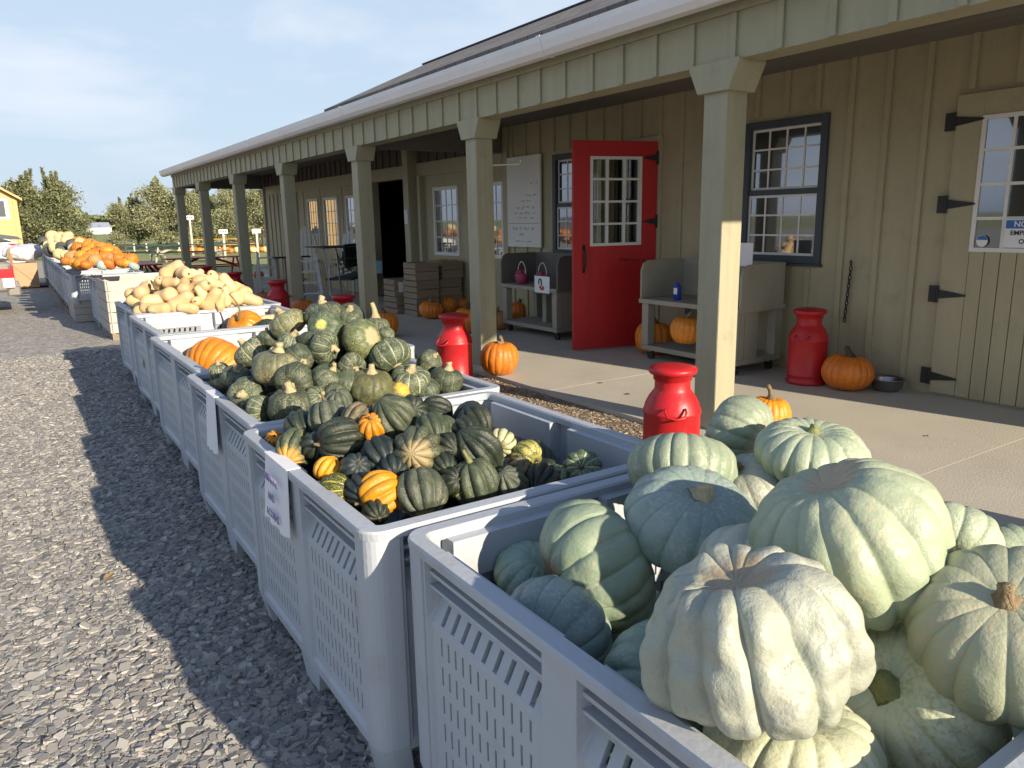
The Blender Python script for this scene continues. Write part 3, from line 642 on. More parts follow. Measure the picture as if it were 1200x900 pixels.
for j in (1,2,3): z = c+(f-c)*j/4; dbox(d, a+fw, b-fw, -.038, .002, z-.011, z+.011)
d.build('muntin', M['white'], rd)
d = MB(); dbox(d, a+.01, b-.01, -.024, -.020, c+.01, f-.01); d.build('pane', M['clear'], rd)
for z in (2.17, 1.50, .78):
    h = MB(); dbox(h, -.03, .02, .001, .010, z-.07, z+.07)
    q = [dpt(.02,.002,z-.035), dpt(.02,.002,z+.035), dpt(.19,.002,z), dpt(.02,.010,z-.035), dpt(.02,.010,z+.035), dpt(.19,.010,z)]
    h.add(q, [(0,1,2),(5,4,3),(0,3,4,1),(1,4,5,2),(2,5,3,0)]); h.build('hinge', M['black'], rd)
h = MB(); h.tube([dpt(.875,.004,1.24), dpt(.875,.035,1.21), dpt(.875,.045,1.12), dpt(.875,.035,1.04), dpt(.875,.004,1.0)], [.010,.011,.014,.011,.010], 8)
dbox(h, .86, .89, .001, .006, 1.21, 1.27); dbox(h, .86, .89, .001, .006, .97, 1.03); h.build('handle', M['black'], rd, smooth=True)
# chain from the open door back to the wall
def chain(name, pts, label, lk=.030, r=.0028, m=None):
    mb = MB(); L = 0; P = [Vector(p) for p in pts]
    samples = []
    for p, q in zip(P[:-1], P[1:]):
        n = max(1, int((q-p).length / (lk*.78)))
        for i in range(n): samples.append((p.lerp(q, (i+.5)/n), (q-p).normalized()))
    for i, (c, dr) in enumerate(samples):
        u = dr.cross(Vector((0,0,1)) if abs(dr.z) < .9 else Vector((1,0,0))).normalized(); v = dr.cross(u)
        s = u if i % 2 else v
        ring = [c + dr*math.cos(t)*lk*.5 + s*math.sin(t)*lk*.28 for t in [2*PI*k/8 for k in range(9)]]
        mb.tube(ring, r, 5, cap=False)
    return tag(mb.build(name, m or M['black'], smooth=True), label, 'chain')
chain('chain', [dpt(.45,.006,1.10)+Vector((0,-.01,0)), (6.0,5.95,1.085), (6.03,5.45,1.10), (6.05,5.2,1.12)], 'thin rusty chain holding the red door back to the wall')
chain('chain', [(WX-.03,3.88,1.16), (WX-.03,3.875,1.10), (WX-.03,3.90,.62)], 'short dark chain hanging on the olive wall above the orange pumpkin', lk=.045, r=.005)

# porch: posts, brackets, beam, ceiling, gutter, roof
PX = 3.95; PYS = [.50, 3.48, 6.50, 9.39, 12.41, 15.40, 18.41, 21.15]
for y in PYS:
    p = MB(); p.box(PX-.095, y-.095, .12, PX+.095, y+.095, 2.36)
    po = p.build('porch_post', M['post'], bld, bevel=.008)
    k = MB(); k.prism([(y-.20,2.48),(y+.20,2.48),(y+.20,2.455),(y+.125,2.30),(y-.125,2.30),(y-.20,2.455)], 'x', PX-.125, PX+.125)
    k.build('bracket', M['beam'], po, bevel=.004)
bm_ = MB(); bm_.box(PX-.10, .16, 2.47, PX+.10, 21.35, 2.80)
y = 3.34 - 9*.335
while y < 21.3: bm_.box(PX-.118, y-.022, 2.472, PX-.1005, y+.022, 2.735); y += .335
bm_.box(PX-.123, .16, 2.736, PX-.1005, 21.35, 2.80)
bm_.build('porch_beam', M['beam'], bld, bevel=.003)
bm_ = MB()
for a, b, c in ((9.31,9.47,2.46), (21.07,21.23,2.46), (.16,.26,2.66)): MB().box(PX+.101, a, c, WX-.05, b, 2.80).build('cross_beam', M['ceil'], bld)
cl = MB(); cl.box(PX-.24, .15, 2.802, WX-.003, 21.4, 2.83)
cl.build('porch_ceiling', M['ceil'], bld)
gt = MB()
prof = [(3.62,2.90),(3.60,2.90),(3.605,2.86),(3.625,2.80),(3.66,2.765),(3.74,2.765),(3.74,2.90),(3.72,2.90),(3.72,2.78),(3.665,2.78),(3.64,2.81),(3.622,2.86)]
gt.prism(prof, 'y', .1, 21.6)
gt.build('gutter', M['gutter'], bld)
for y in (5.0, 9.1, 13.2): 
    j = MB(); j.prism([(3.596,2.905),(3.600,2.86),(3.620,2.795),(3.657,2.760),(3.742,2.760),(3.742,2.764),(3.66,2.764),(3.624,2.80),(3.604,2.86),(3.600,2.905)], 'y', y, y+.05); j.build('gutter_joint', M['gutter'], bld)
def shingles():
    m = mat('shingles', (.20,.165,.14), (.12,.105,.095), 3, .95, 0); t = m.node_tree; b = t.nodes['Principled BSDF']; tc = N(t,'ShaderNodeTexCoord'); mp = N(t,'ShaderNodeMapping')
    mp.inputs['Rotation'].default_value = (0,0,PI/2)
    br = N(t,'ShaderNodeTexBrick'); br.inputs['Scale'].default_value = 1; br.inputs['Brick Width'].default_value = .3; br.inputs['Row Height'].default_value = .14; br.inputs['Mortar Size'].default_value = .006
    br.inputs['Color1'].default_value = (.23,.205,.185,1); br.inputs['Color2'].default_value = (.135,.125,.12,1); br.inputs['Mortar'].default_value = (.04,.035,.03,1)
    t.links.new(tc.outputs['Object'], mp.inputs[0]); t.links.new(mp.outputs[0], br.inputs[0]); t.links.new(br.outputs[0], b.inputs['Base Color'])
    bp = N(t,'ShaderNodeBump'); bp.inputs['Distance'].default_value = .01; bp.invert = True; t.links.new(br.outputs['Fac'], bp.inputs['Height']); t.links.new(bp.outputs[0], b.inputs['Normal'])
    return m
M['shingle'] = shingles()
def slope(name, xa, za, xb, zb, y0, y1, th, m):
    mb = MB(); mb.prism([(xa,za),(xb,zb),(xb,zb-th),(xa,za-th)], 'y', y0, y1); return mb.build(name, m, bld)
slope('porch_roof', 3.66, 2.925, 6.12, 3.83, .1, 21.58, .03, M['shingle'])
fl = MB(); fl.box(3.745, .1, 2.80, 3.79, 21.58, 2.91); fl.build('fascia', M['gutter'], bld)
fl = MB(); fl.prism([(3.80,2.832),(6.12,2.832),(6.12,3.82)], 'y', 21.3, 21.4); fl.build('porch_gable', M['siding'], bld); fl = MB(); fl.prism([(3.80,2.832),(6.12,2.832),(6.12,3.82)], 'y', .11, .19); fl.build('porch_gable', M['siding'], bld)
slope('main_roof', 5.72, 3.745, 8.03, 4.80, -3, 15.3, .08, M['shingle'])
slope('main_roof', 10.1, 3.78, 8.03, 4.80, -3, 15.3, .06, M['shingle'])
fl = MB(); fl.prism([(6.1,3.0),(10.0,3.0),(10.0,3.78),(8.03,4.72),(6.1,3.78)], 'y', 15.0, 15.1); fl.build('roof_gable', M['siding'], bld)
fl = MB(); fl.box(7.95,-3,4.775,8.11,15.32,4.805); fl.build('ridge_cap', mat('ridge_dark',(.05,.05,.055),rough=.9), bld)
slope('rear_roof', 6.12, 3.80, 12.3, 3.05, 15.31, 21.58, .05, M['shingle'])
slope('rear_roof', 10.1, 3.70, 12.3, 3.02, -.4, 15.3, .05, M['shingle'])
hk = MB(); hk.tube([(PX+.10,6.44,2.06),(PX+.42,6.44,2.08),(PX+.44,6.44,2.10),(PX+.43,6.44,2.12)], .008, 6); hk.build('hook', M['white'], bld)
hk = MB(); hk.tube([(PX-.0,6.596,1.78),(PX-.0,6.64,1.76),(PX-.0,6.66,1.79),(PX-.0,6.64,1.81)], .008, 6); hk.build('hook', M['white'], bld)

# handwritten white board on the wall
bo = thing('price_board', (WX-.05, 8.8, 1.17), 'tall white hand lettered price board on the wall behind the farther cart', 'board')
b = MB(); b.box(WX-.055, 8.39, 1.17, WX-.03, 9.19, 2.38); b.build('board_panel', M['cartwhite'] if 'cartwhite' in M else mat('whiteboard', (.78,.77,.73), (.68,.67,.62), 2, .6), bo, bevel=.002)
rs = random.Random(4)
def scribble(mb, y, z, wd, h, x):
    n = int(wd/.011); pts = []
    for i in range(n): pts.append((x, y - i*.011, z + rs.uniform(-h/2, h/2)))
    mb.tube(pts, .0022, 4)
for (z, y0, wd, hh) in ((2.02,8.62,.20,.03),(1.86,8.72,.28,.035),(1.79,8.85,.32,.025),(1.70,8.95,.45,.035),(1.63,9.0,.5,.03),(1.56,8.9,.4,.025),(1.42,9.05,.52,.045),(1.34,8.9,.2,.05),(1.25,8.98,.42,.025)):
    s = MB(); x = y0
    while wd > .05:
        ww = min(wd, rs.uniform(.07,.15)); scribble(s, x, z, ww, hh, WX-.0575); x -= ww+.03; wd -= ww+.03
    if s.v: s.build('handwriting', M['ink'], bo)
b = MB(); b.box(WX-.0575, 8.42, 1.488, WX-.0553, 9.17, 1.494); b.build('ruled_line', M['ink'], bo)
# note on the door post by the wide opening
o = MB().box(WX-.215, 12.06, 1.50, WX-.205, 12.19, 1.74).build('paper_note', M['paper']); tag(o, 'small white note on the pillar beside the wide dark doorway', 'note')

# ================================================================= HARVEST BINS
BW, BL_, BH = 1.14, 1.22, .77
def bin_side(L, tf):
    """one slotted side: L = clear length between corner posts, tf maps (s, out, z) to the bin"""
    h = L/2; pc = .05
    panels = [(-h+.012, -pc), (pc, h-.012)]
    ss = {-h, h, -pc, pc}; small = []; big = []
    for a, b in panels:
        ss |= {a, b, a+.006, b-.006}
        n = 12; w = (b-a-.07)/n
        for i in range(n):
            c = a+.035+w*(i+.5); small.append((c-.0038, c+.0038)); ss |= {c-.0038, c+.0038}
        n = 9; w = (b-a-.06)/n
        for i in range(n):
            c = a+.03+w*(i+.5); big.append((c-.0075, c+.0075)); ss |= {c-.0075, c+.0075}
    ss = sorted(ss)
    S_ = [ss[0]]
    for s in ss[1:]:
        if s - S_[-1] > .0012: S_.append(s)
    rows = [(.495,.545),(.415,.465),(.335,.385),(.255,.305),(.175,.225)]
    bigrow = (.575,.622)
    zz = sorted({.10,.13,.14,.56,.57,.575,.622,.628,.632,.742,.746,.765} | {q for r in rows for q in r})
    def inp(s): return any(a+.004 <= s <= b-.004 for a, b in panels)
    def off(s, z):
        if not inp(s): return 0
        if z >= .744: return 0
        if z >= .630: return -.048
        if z >= .568: return -.010 - (z-.568)/.06*.030
        if z > .135: return -.010
        return 0
    def ish(sm, zm):
        for a, b in rows:
            if a < zm < b and any(c < sm < d for c, d in small): return True
        if bigrow[0] < zm < bigrow[1] and any(c < sm < d for c, d in big): return True
        return False
    mb = MB(); nS, nZ = len(S_), len(zz); idx = {}
    def V(i, j, k):
        key = (i,j,k)
        if key not in idx:
            idx[key] = len(mb.v); mb.v.append(tuple(tf(S_[i], off(S_[i], zz[j]) - (.016 if k else 0), zz[j])))
        return idx[key]
    hole = [[ish((S_[i]+S_[i+1])/2, (zz[j]+zz[j+1])/2) for j in range(nZ-1)] for i in range(nS-1)]
    for i in range(nS-1):
        for j in range(nZ-1):
            if hole[i][j]: continue
            mb.f.append((V(i,j,0),V(i+1,j,0),V(i+1,j+1,0),V(i,j+1,0)))
            mb.f.append((V(i,j,1),V(i,j+1,1),V(i+1,j+1,1),V(i+1,j,1)))
            for di,dj,a,b in ((-1,0,(i,j),(i,j+1)),(1,0,(i+1,j+1),(i+1,j)),(0,-1,(i+1,j),(i,j)),(0,1,(i,j+1),(i+1,j+1))):
                ii,jj = i+di,j+dj
                if ii < 0 or jj < 0 or ii >= nS-1 or jj >= nZ-1 or hole[ii][jj]:
                    mb.f.append((V(*a,0),V(*b,0),V(*b,1),V(*a,1)))
    for a, b in panels:            # the two ribs in the hand recess
        for zc, t in ((.700,.010),(.664,.008)):
            q = []
            for z in (zc-t/2, zc+t/2):
                for s, o in ((a+.002,-.050),(b-.002,-.050),(b-.002,-.012),(a+.002,-.012)): q.append(tf(s,o,z))
            mb.add(q, [(3,2,1,0),(4,5,6,7),(0,1,5,4),(1,2,6,5),(2,3,7,6),(3,0,4,7)])
    # middle foot, tapering to the ground
    q = []
    for z, wd, dp in ((0,.06,.07),(.115,.10,.10)):
        for s, o in ((-wd,-dp),(wd,-dp),(wd,-.004),(-wd,-.004)): q.append(tf(s,o if z else o*.9-.006,z))
    mb.add(q, [(3,2,1,0),(4,5,6,7),(0,1,5,4),(1,2,6,5),(2,3,7,6),(3,0,4,7)])
    return mb
def make_bin(label, group='white plastic harvest bins in a row'):
    r = thing('harvest_bin', (0,0,0), label, 'bin', group)
    hx, hy = BW/2-.012, BL_/2-.012; cp = .085
    for tf in (lambda s,o,z: (-hx-o, -s, z), lambda s,o,z: (hx+o, s, z)):
        bin_side(2*(hy-cp)+.004, tf).build('side_panel', M['bin'], r)
    for tf in (lambda s,o,z: (s, -hy-o, z), lambda s,o,z: (-s, hy+o, z)):
        bin_side(2*(hx-cp)+.004, tf).build('side_panel', M['bin'], r)
    for sx in (-1,1):
        for sy in (-1,1):
            p = MB(); prof = []
            for k in range(7):
                t = PI/2*k/6; prof.append((hx+.006-.05+.05*math.cos(t), hy+.006-.05+.05*math.sin(t)))
            poly = [(hx+.006, hy-cp)] + prof + [(hx-cp, hy+.006), (hx-cp, hy-.018), (hx-.05, hy-.022), (hx-.022, hy-.05), (hx-.018, hy-cp)]
            nv = len(poly)
            lv = [(.0,.955),(.12,1.0),(.76,1.0)]
            vs = [(sx*x*(s if 1 else 1), sy*y*s, z) for z, s in lv for x, y in poly]
            fs = [tuple(range(nv)), tuple(range(3*nv-1, 2*nv-1, -1))] + [(i+l*nv, (i+1)%nv+l*nv, (i+1)%nv+(l+1)*nv, i+(l+1)*nv) for l in range(2) for i in range(nv)]
            p.add(vs, fs); p.build('corner_post', M['bin'], r, bevel=.003)
    # rim: a rounded ring
    rim = MB(); n = 8
    def ring(hx_, hy_, rad, z):
        out = []
        for (sx, sy, a0) in ((1,1,0),(-1,1,PI/2),(-1,-1,PI),(1,-1,1.5*PI)):
            for k in range(n):
                t = a0 + PI/2*k/(n-1); out.append((sx*(hx_-rad)+rad*math.cos(t), sy*(hy_-rad)+rad*math.sin(t), z))
        return out
    R_ = [ring(hx+.010,hy+.010,.062,.742), ring(hx+.012,hy+.012,.064,.762), ring(hx+.008,hy+.008,.060,.769), ring(hx-.030,hy-.030,.03,.770), ring(hx-.036,hy-.036,.028,.764), ring(hx-.036,hy-.036,.028,.742)]
    m_ = 4*n; vs = [v for q in R_ for v in q]
    fs = [(l*m_+i, l*m_+(i+1)%m_, ((l+1)%6)*m_+(i+1)%m_, ((l+1)%6)*m_+i) for l in range(6) for i in range(m_)]
    rim.add(vs, fs); rim.build('rim', M['bin'], r, smooth=False)
    b = MB(); b.box(-hx+.01,-hy+.01,.105,hx-.01,hy-.01,.135); b.build('floor_panel', M['bin'], r)
    return r
bin0 = make_bin('')
def place_bin(x0, y0, y1, label, x1=None, z=0, first=[True], zs=1):
    if first[0]: o = bin0; first[0] = False
    else: o = copy_tree(bin0)
    wd = (x1 - x0) if x1 else 1.14
    o.location = (x0+wd/2, (y0+y1)/2, z); o.scale = (wd/1.14, (y1-y0)/1.22, zs)
    o['label'] = label; o['category'] = 'bin'
    return o
place_bin(.755, .36, 1.69, 'white slotted plastic bin full of blue green pumpkins, nearest to the viewer', 1.90)
place_bin(.675, 1.715, 2.955, 'white plastic bin holding dark acorn squash with a hand written paper sign on its side', 1.83)
place_bin(.73, 2.975, 4.30, 'white plastic bin heaped with green buttercup squash', 1.92)
place_bin(.80, 4.32, 5.98, 'nearly empty white bin behind the buttercup squash with one large orange pumpkin', 2.14)
place_bin(.87, 6.00, 7.58, 'nearly empty white bin with a yellow gourd, just before the butternut squash', 2.19)
place_bin(.93, 7.60, 9.15, 'white plastic bin piled with tan butternut squash', 2.28)
place_bin(1.12, 13.02, 14.30, 'empty white plastic bin directly behind the wooden crate', 2.26)
fy = 14.40
names = ['white plastic bin on wooden skids with orange pumpkins, first of the far row', 'second bin of the far row from the camera end, under orange pumpkins',
 'third bin of the far row, where the orange heap is highest', 'fourth bin of the far row, orange pumpkins thinning out', 'fifth bin of the far row, where pale squash begin',
 'sixth bin of the far row, with pale and dark squash', 'seventh bin of the far row, last but one', 'farthest white bin of the far row beside the cardboard box']
for i in range(8):
    if i == 0: place_bin(.86, fy, fy+1.43, names[0], 2.0, z=.30, zs=.63); continue
    place_bin(.86+.012*i, fy+i*1.45, fy+i*1.45+1.43, names[i], 2.0+.012*i, z=.10, zs=.92+.008*i)
def skid(x0, x1, y0, y1, z, label):
    r = thing('wooden_skid', ((x0+x1)/2,(y0+y1)/2,0), label, 'pallet', 'wooden skids under the far bins')
    for k in range(3):
        x = x0+.05+(x1-x0-.1)*k/2; MB().box(x-.05,y0,.0,x+.05,y1,z*.7).build('runner', M['oldwood'], r)
    b = MB()
    for k in range(6):
        y = y0+(y1-y0)*(k+.1)/6; b.box(x0,y,z*.7+.001,x1,y+(y1-y0)/6*.8,z-.002)
    b.build('deck', M['oldwood'], r)
for i in range(1, 8): skid(.86+.012*i, 2.0+.012*i, fy+i*1.45+.05, fy+i*1.45+1.40, .10, 'weathered wooden skid under the %s bin of the far row' % ['first','second','third','fourth','fifth','sixth','seventh','farthest'][i])
r = thing('plank_crate', (1.43, 15.1, 0), 'grey plank box carrying the first bin of the far row', 'crate')
b = MB()
for k in range(3):
    z = .01+k*.118
    b.box(.90,14.46,z,1.96,14.48,z+.112); b.box(.90,15.76,z,1.96,15.78,z+.112); b.box(.88,14.46,z,.899,15.78,z+.112); b.box(1.961,14.46,z,1.98,15.78,z+.112)
b.build('plank_side', M['sidewood'], r)
MB().box(.92,14.5,.36,1.94,15.74,.375).build('deck', M['oldwood'], r)

# wooden bulk crate between the plastic rows
r = thing('bulk_crate', (1.73, 12.4, 0), 'large whitewashed wooden bulk crate with slatted sides, behind the butternut squash', 'crate')
zz = [.10,.245,.39,.535,.68]
def plank_side(p0, p1, name, m, t=.022):
    p0 = Vector(p0); p1 = Vector(p1); b = MB()
    for z in zz:
        b.bar(p0+Vector((0,0,z+.067)), p1+Vector((0,0,z+.067)), t, .134)
    b.build(name, m, r, bevel=.003)
plank_side((1.15,11.80,0),(2.32,11.80,0),'plank_side',M['palewood']); plank_side((1.15,12.98,0),(2.32,12.98,0),'plank_side',M['palewood'])
plank_side((1.13,11.79,0),(1.13,12.99,0),'plank_side',M['sidewood']); plank_side((2.34,11.79,0),(2.34,12.99,0),'plank_side',M['palewood'])
for x in (1.16,2.31):
    for y in (11.83,12.95): MB().box(x-.018,y-.018,0,x+.018,y+.018,.815).build('corner_batten', M['palewood'], r)
b = MB(); b.box(1.15,11.82,.09,2.32,12.96,.105); b.build('floor_boards', M['oldwood'], r)
for x in (1.2,1.73,2.26): MB().box(x-.05,11.80,0,x+.05,12.98,.088).build('runner', M['oldwood'], r)

# hand written paper on the acorn bin, and a second on the buttercup bin
def hung_sign(x, y0, y1, z0, z1, words, label):
    r = thing('paper_sign', (x,(y0+y1)/2,z0), label, 'sign'); mb = MB()
    n, m = 8, 8; vs = []
    for k in (0, 1):
        for i in range(n+1):
            for j in range(m+1):
                y = y0+(y1-y0)*i/n; t = j/m; z = z0+(z1-z0)*t
                bulge = -.008 - .014*(1-t)*abs(math.sin(i*.9)) - .010*(1-t)
                vs.append((x+bulge+k*.0012, y, z))
    q = (n+1)*(m+1)
    fs = [(i*(m+1)+j,(i+1)*(m+1)+j,(i+1)*(m+1)+j+1,i*(m+1)+j+1) for i in range(n) for j in range(m)]
    fs += [tuple(v+q for v in f[::-1]) for f in fs]
    mb.add(vs, fs); mb.build('sheet', M['paper'], r, smooth=True)
    MB().box(x-.012,y0,z1-.001,x+.035,y1,z1+.0012).build('folded_edge', M['paper'], r)
    for i, wds in enumerate(words):
        text(wds, .042, M['ink'], (x-.034, (y0+y1)/2, z1-.06-.065*i), ROT_WALL, parent=r, sx=.82)
    return r
hung_sign(.683, 2.35, 2.60, .54, .7725, ['CARNIVAL','AND','ACORNS'], 'white paper sign lettered in purple hanging on the acorn squash bin')
hung_sign(.738, 3.60, 3.78, .50, .7725, [], 'blank looking paper strip hanging on the buttercup squash bin')
hung_sign(.938, 6.1, 6.22, .50, .7725, [], 'paper slip hanging on the side of the bin with the yellow gourd') if False else None

# ================================================================= SQUASH AND PUMPKINS
def squash_mesh(name, seed=0, n=10, depth=.08, hz=.8, dimple=.12, sharp=.5, tip=0, lump=.02, nu=72, nv=36, warp=.15, egg=0, foot=.06, box=.82):
    """unit diameter, stem along +z; colour layer 'pat': R groove phase, G latitude, B random per rib"""
    rs = random.Random(seed); off = Vector((rs.uniform(0,50), rs.uniform(0,50), rs.uniform(0,50)))
    V = []; col = []; ph = rs.uniform(0, 6)
    amp = [rs.uniform(.75,1.2) for _ in range(n)]; ribr = [rs.random() for _ in range(n)]
    for j in range(nv+1):
        th = PI*j/nv
        for i in range(nu):
            a = 2*PI*i/nu
            aw = a + warp*math.sin(2*a+ph)/n*2 + warp*.6*math.sin(3*a+ph*2)/n*2
            k = aw*n/(2*PI); fr = k - math.floor(k); g = abs(math.sin(PI*fr))
            rb = int(math.floor(k)) % n
            lat = max(0.0, math.sin(th))
            r = .5*lat**box
            gro = (1-g**sharp)
            d = depth*amp[rb]
            env = lat**.5
            r *= 1 - d*gro*env*1.6 + d*.25*env
            z = .5*hz*math.cos(th)
            rr = math.sin(th)
            z -= dimple*.5*math.exp(-(rr/.38)**2) if th < PI/2 else 0
            z += (foot*math.exp(-(rr/.32)**2) if th > PI/2 else 0)
            z -= .5*d*gro*math.cos(th)*.5*min(1, rr*2)
            if tip and th > PI/2: z -= tip*math.exp(-(rr/.30)**2)*(1)
            if egg: r *= 1 + egg*math.cos(th)
            p = Vector((r*math.cos(a), r*math.sin(a), z))
            nn = noise.noise(p*3+off)*lump + noise.noise(p*9+off)*lump*.3
            p *= 1+nn*1.6
            V.append(p); col.append((g, j/nv, ribr[rb], 1))
    F = []
    for j in range(nv):
        for i in range(nu):
            a, b = j*nu+i, j*nu+(i+1)%nu
            if j == 0: continue
            if j == nv-1: continue
            F.append((a, a+nu, b+nu, b))
    top = len(V); V.append(sum((V[nu+i] for i in range(nu)), Vector())/nu); col.append((.5,0,.5,1))
    bot = len(V); V.append(sum((V[(nv-1)*nu+i] for i in range(nu)), Vector())/nu); col.append((.5,1,.5,1))
    for i in range(nu):
        F.append((top, nu+i, nu+(i+1)%nu)); F.append((bot, (nv-1)*nu+(i+1)%nu, (nv-1)*nu+i))
    # drop the unused pole rings
    used = sorted({i for f in F for i in f}); mp_ = {u: k for k, u in enumerate(used)}
    V2 = [V[u] for u in used]; col2 = [col[u] for u in used]; F = [tuple(mp_[i] for i in f) for f in F]
    me = bpy.data.meshes.new(name); me.from_pydata(V2, [], F)
    ca = me.color_attributes.new('pat', 'FLOAT_COLOR', 'POINT')
    for k, c in enumerate(col2): ca.data[k].color = c
    me.polygons.foreach_set('use_smooth', [True]*len(me.polygons))
    me['topz'] = V[top].z
    return me
def skin(name, c1, c2, stripe=None, stripe_w=3, stripe_amt=.6, spot=None, spot_pos=(0,0,-.5), spot_r=.25, speck=None, speck_amt=.3, rough=.42, nscale=5, bump=.32, hue=.015, mottled=None, tilt_amt=.5, spec=.45):
    m = bpy.data.materials.new(name); m.use_nodes = True; t = m.node_tree; b = t.nodes['Principled BSDF']
    b.inputs['Roughness'].default_value = rough; b.inputs['Specular IOR Level'].default_value = spec
    tc = N(t,'ShaderNodeTexCoord'); oi = N(t,'ShaderNodeObjectInfo')
    ofs = N(t,'ShaderNodeVectorMath', operation='SCALE'); ofs.inputs[0].default_value = (37,19,53); t.links.new(oi.outputs['Random'], ofs.inputs['Scale'])
    ad = N(t,'ShaderNodeVectorMath', operation='ADD'); t.links.new(tc.outputs['Object'], ad.inputs[0]); t.links.new(ofs.outputs[0], ad.inputs[1])
    at = N(t,'ShaderNodeAttribute'); at.attribute_name = 'pat'; sp = N(t,'ShaderNodeSeparateColor'); t.links.new(at.outputs['Color'], sp.inputs[0])
    def noi(s, d=6, r=.6):
        n = N(t,'ShaderNodeTexNoise'); n.inputs['Scale'].default_value = s; n.inputs['Detail'].default_value = d; n.inputs['Roughness'].default_value = r
        t.links.new(ad.outputs[0], n.inputs['Vector']); return n.outputs['Fac']
    def mr(x, a, b_, c=0, d=1):
        n = N(t,'ShaderNodeMapRange'); n.inputs[1].default_value = a; n.inputs[2].default_value = b_; n.inputs[3].default_value = c; n.inputs[4].default_value = d
        t.links.new(x, n.inputs[0]); return n.outputs[0]
    def mul(x, y):
        n = N(t,'ShaderNodeMath', operation='MULTIPLY'); t.links.new(x, n.inputs[0])
        if isinstance(y, (int,float)): n.inputs[1].default_value = y
        else: t.links.new(y, n.inputs[1])
        return n.outputs[0]
    def mix(f, a, b_):
        n = N(t,'ShaderNodeMix', data_type='RGBA'); t.links.new(f, n.inputs[0])
        for s, v in ((6,a),(7,b_)):
            if isinstance(v, tuple): n.inputs[s].default_value = tuple(v[:3])+(1,)
            else: t.links.new(v, n.inputs[s])
        return n.outputs[2]
    last = mix(mr(noi(nscale), .36, .64), c1, c2)
    if mottled: last = mix(mul(mr(noi(nscale*5, 4), .5, .62), .6), last, mottled)
    if spot:
        vm = N(t,'ShaderNodeVectorMath', operation='DISTANCE'); t.links.new(tc.outputs['Object'], vm.inputs[0]); vm.inputs[1].default_value = spot_pos
        nn = N(t,'ShaderNodeMath', operation='ADD'); t.links.new(vm.outputs['Value'], nn.inputs[0]); t.links.new(mr(noi(9), 0, 1, -spot_r*.45, spot_r*.45), nn.inputs[1])
        last = mix(mul(mr(nn.outputs[0], spot_r*.75, spot_r*1.15, 1, 0), .92), last, spot)
    if stripe:
        s = mr(sp.outputs[0], .02*stripe_w, .06*stripe_w, 1, 0); s = mul(s, mr(noi(7), .30, .5)); last = mix(mul(s, stripe_amt), last, stripe)
    if speck:
        last = mix(mul(mul(mr(noi(30, 4), .50, .60), mr(noi(2.6, 3), .46, .60)), min(1, speck_amt*1.5)), last, speck)
        last = mix(mul(mr(noi(48, 3), .62, .68), speck_amt), last, speck)
    hs = N(t,'ShaderNodeHueSaturation'); t.links.new(last, hs.inputs['Color'])
    t.links.new(mr(oi.outputs['Random'], 0, 1, .5-hue, .5+hue), hs.inputs['Hue'])
    wn = N(t,'ShaderNodeTexWhiteNoise', noise_dimensions='1D'); t.links.new(oi.outputs['Random'], wn.inputs['W'])
    t.links.new(mr(wn.outputs['Value'], 0, 1, .82, 1.18), hs.inputs['Value'])
    t.links.new(hs.outputs[0], b.inputs['Base Color'])
    bp = N(t,'ShaderNodeBump'); bp.inputs['Strength'].default_value = bump; bp.inputs['Distance'].default_value = .01
    t.links.new(noi(26, 5), bp.inputs['Height']); t.links.new(bp.outputs[0], b.inputs['Normal'])
    return m
STEM = {}
STEM['cream'] = mat('cork_stem', (.62,.52,.30), (.42,.35,.19), 14, .8, .8, 60)
STEM['brown'] = mat('dry_stem', (.30,.22,.12), (.16,.12,.07), 14, .9, .8, 60)
STEM['green'] = mat('green_stem', (.16,.20,.07), (.30,.27,.11), 12, .8, .6, 60)
STEM['black'] = mat('dark_stem', (.05,.045,.03), (.10,.08,.05), 12, .9, .6, 60)
STEMM = {}
def stem_mesh(kind, m, L, r0, r1, bend, seed):
    key = (kind, L, r0, r1, bend, seed)
    if key in STEMM: return STEMM[key]
    rs = random.Random(seed); mb = MB(); n = 10; P = []; Rr = []
    for i in range(7):
        t = i/6; P.append((bend*t*t, bend*.4*math.sin(t*3+seed), L*t)); Rr.append(r0*(1-t)**2*.9 + r1*(1+.12*math.sin(t*9+seed)) + (.25*r1 if i >= 5 else 0))
    mb.tube(P, Rr, n)
    v2 = []
    for k, v in enumerate(mb.v):
        i = k//n; c = Vector(P[i]); d = Vector(v)-c; d *= 1+.14*math.cos(5*2*PI*(k%n)/n*1.0+rs.random()*.3); v2.append(tuple(c+d))
    mb.v = v2
    o = mb.build('stem', m, None, smooth=True); me = o.data; bpy.data.objects.remove(o); STEMM[key] = me
    return me
ALL_SQ = []
def put_squash(name, me, m, pos, axis, D, label, cat, group, stem=None, spin=0):
    o = bpy.data.objects.new(name, me); C.objects.link(o)
    if len(me.materials) == 0: me.materials.append(m)
    o.location = pos; o.scale = (D, D, D)
    q = Vector(axis).normalized().to_track_quat('Z', 'Y').to_matrix() @ Matrix.Rotation(spin, 3, 'Z')
    o.rotation_euler = q.to_euler()
    tag(o, label, cat, group)
    if me.materials[0] != m:
        o.material_slots[0].link = 'OBJECT'; o.material_slots[0].material = m
    if stem:
        kind, L, r0, r1, bend, sd = stem
        s = bpy.data.objects.new('stem', stem_mesh(kind, STEM[kind], L, r0, r1, bend, sd)); C.objects.link(s); s.parent = o; s.location = (0,0,me['topz']-.01)
    ALL_SQ.append(o)
    return o
rnd = random.Random(11)
ME_B = [squash_mesh('buttercup_squash', k, 11, .030, [.74,.80,.66,.84][k], .10, .5, 0, .06, 143, 32, foot=.02, box=.62) for k in range(4)]
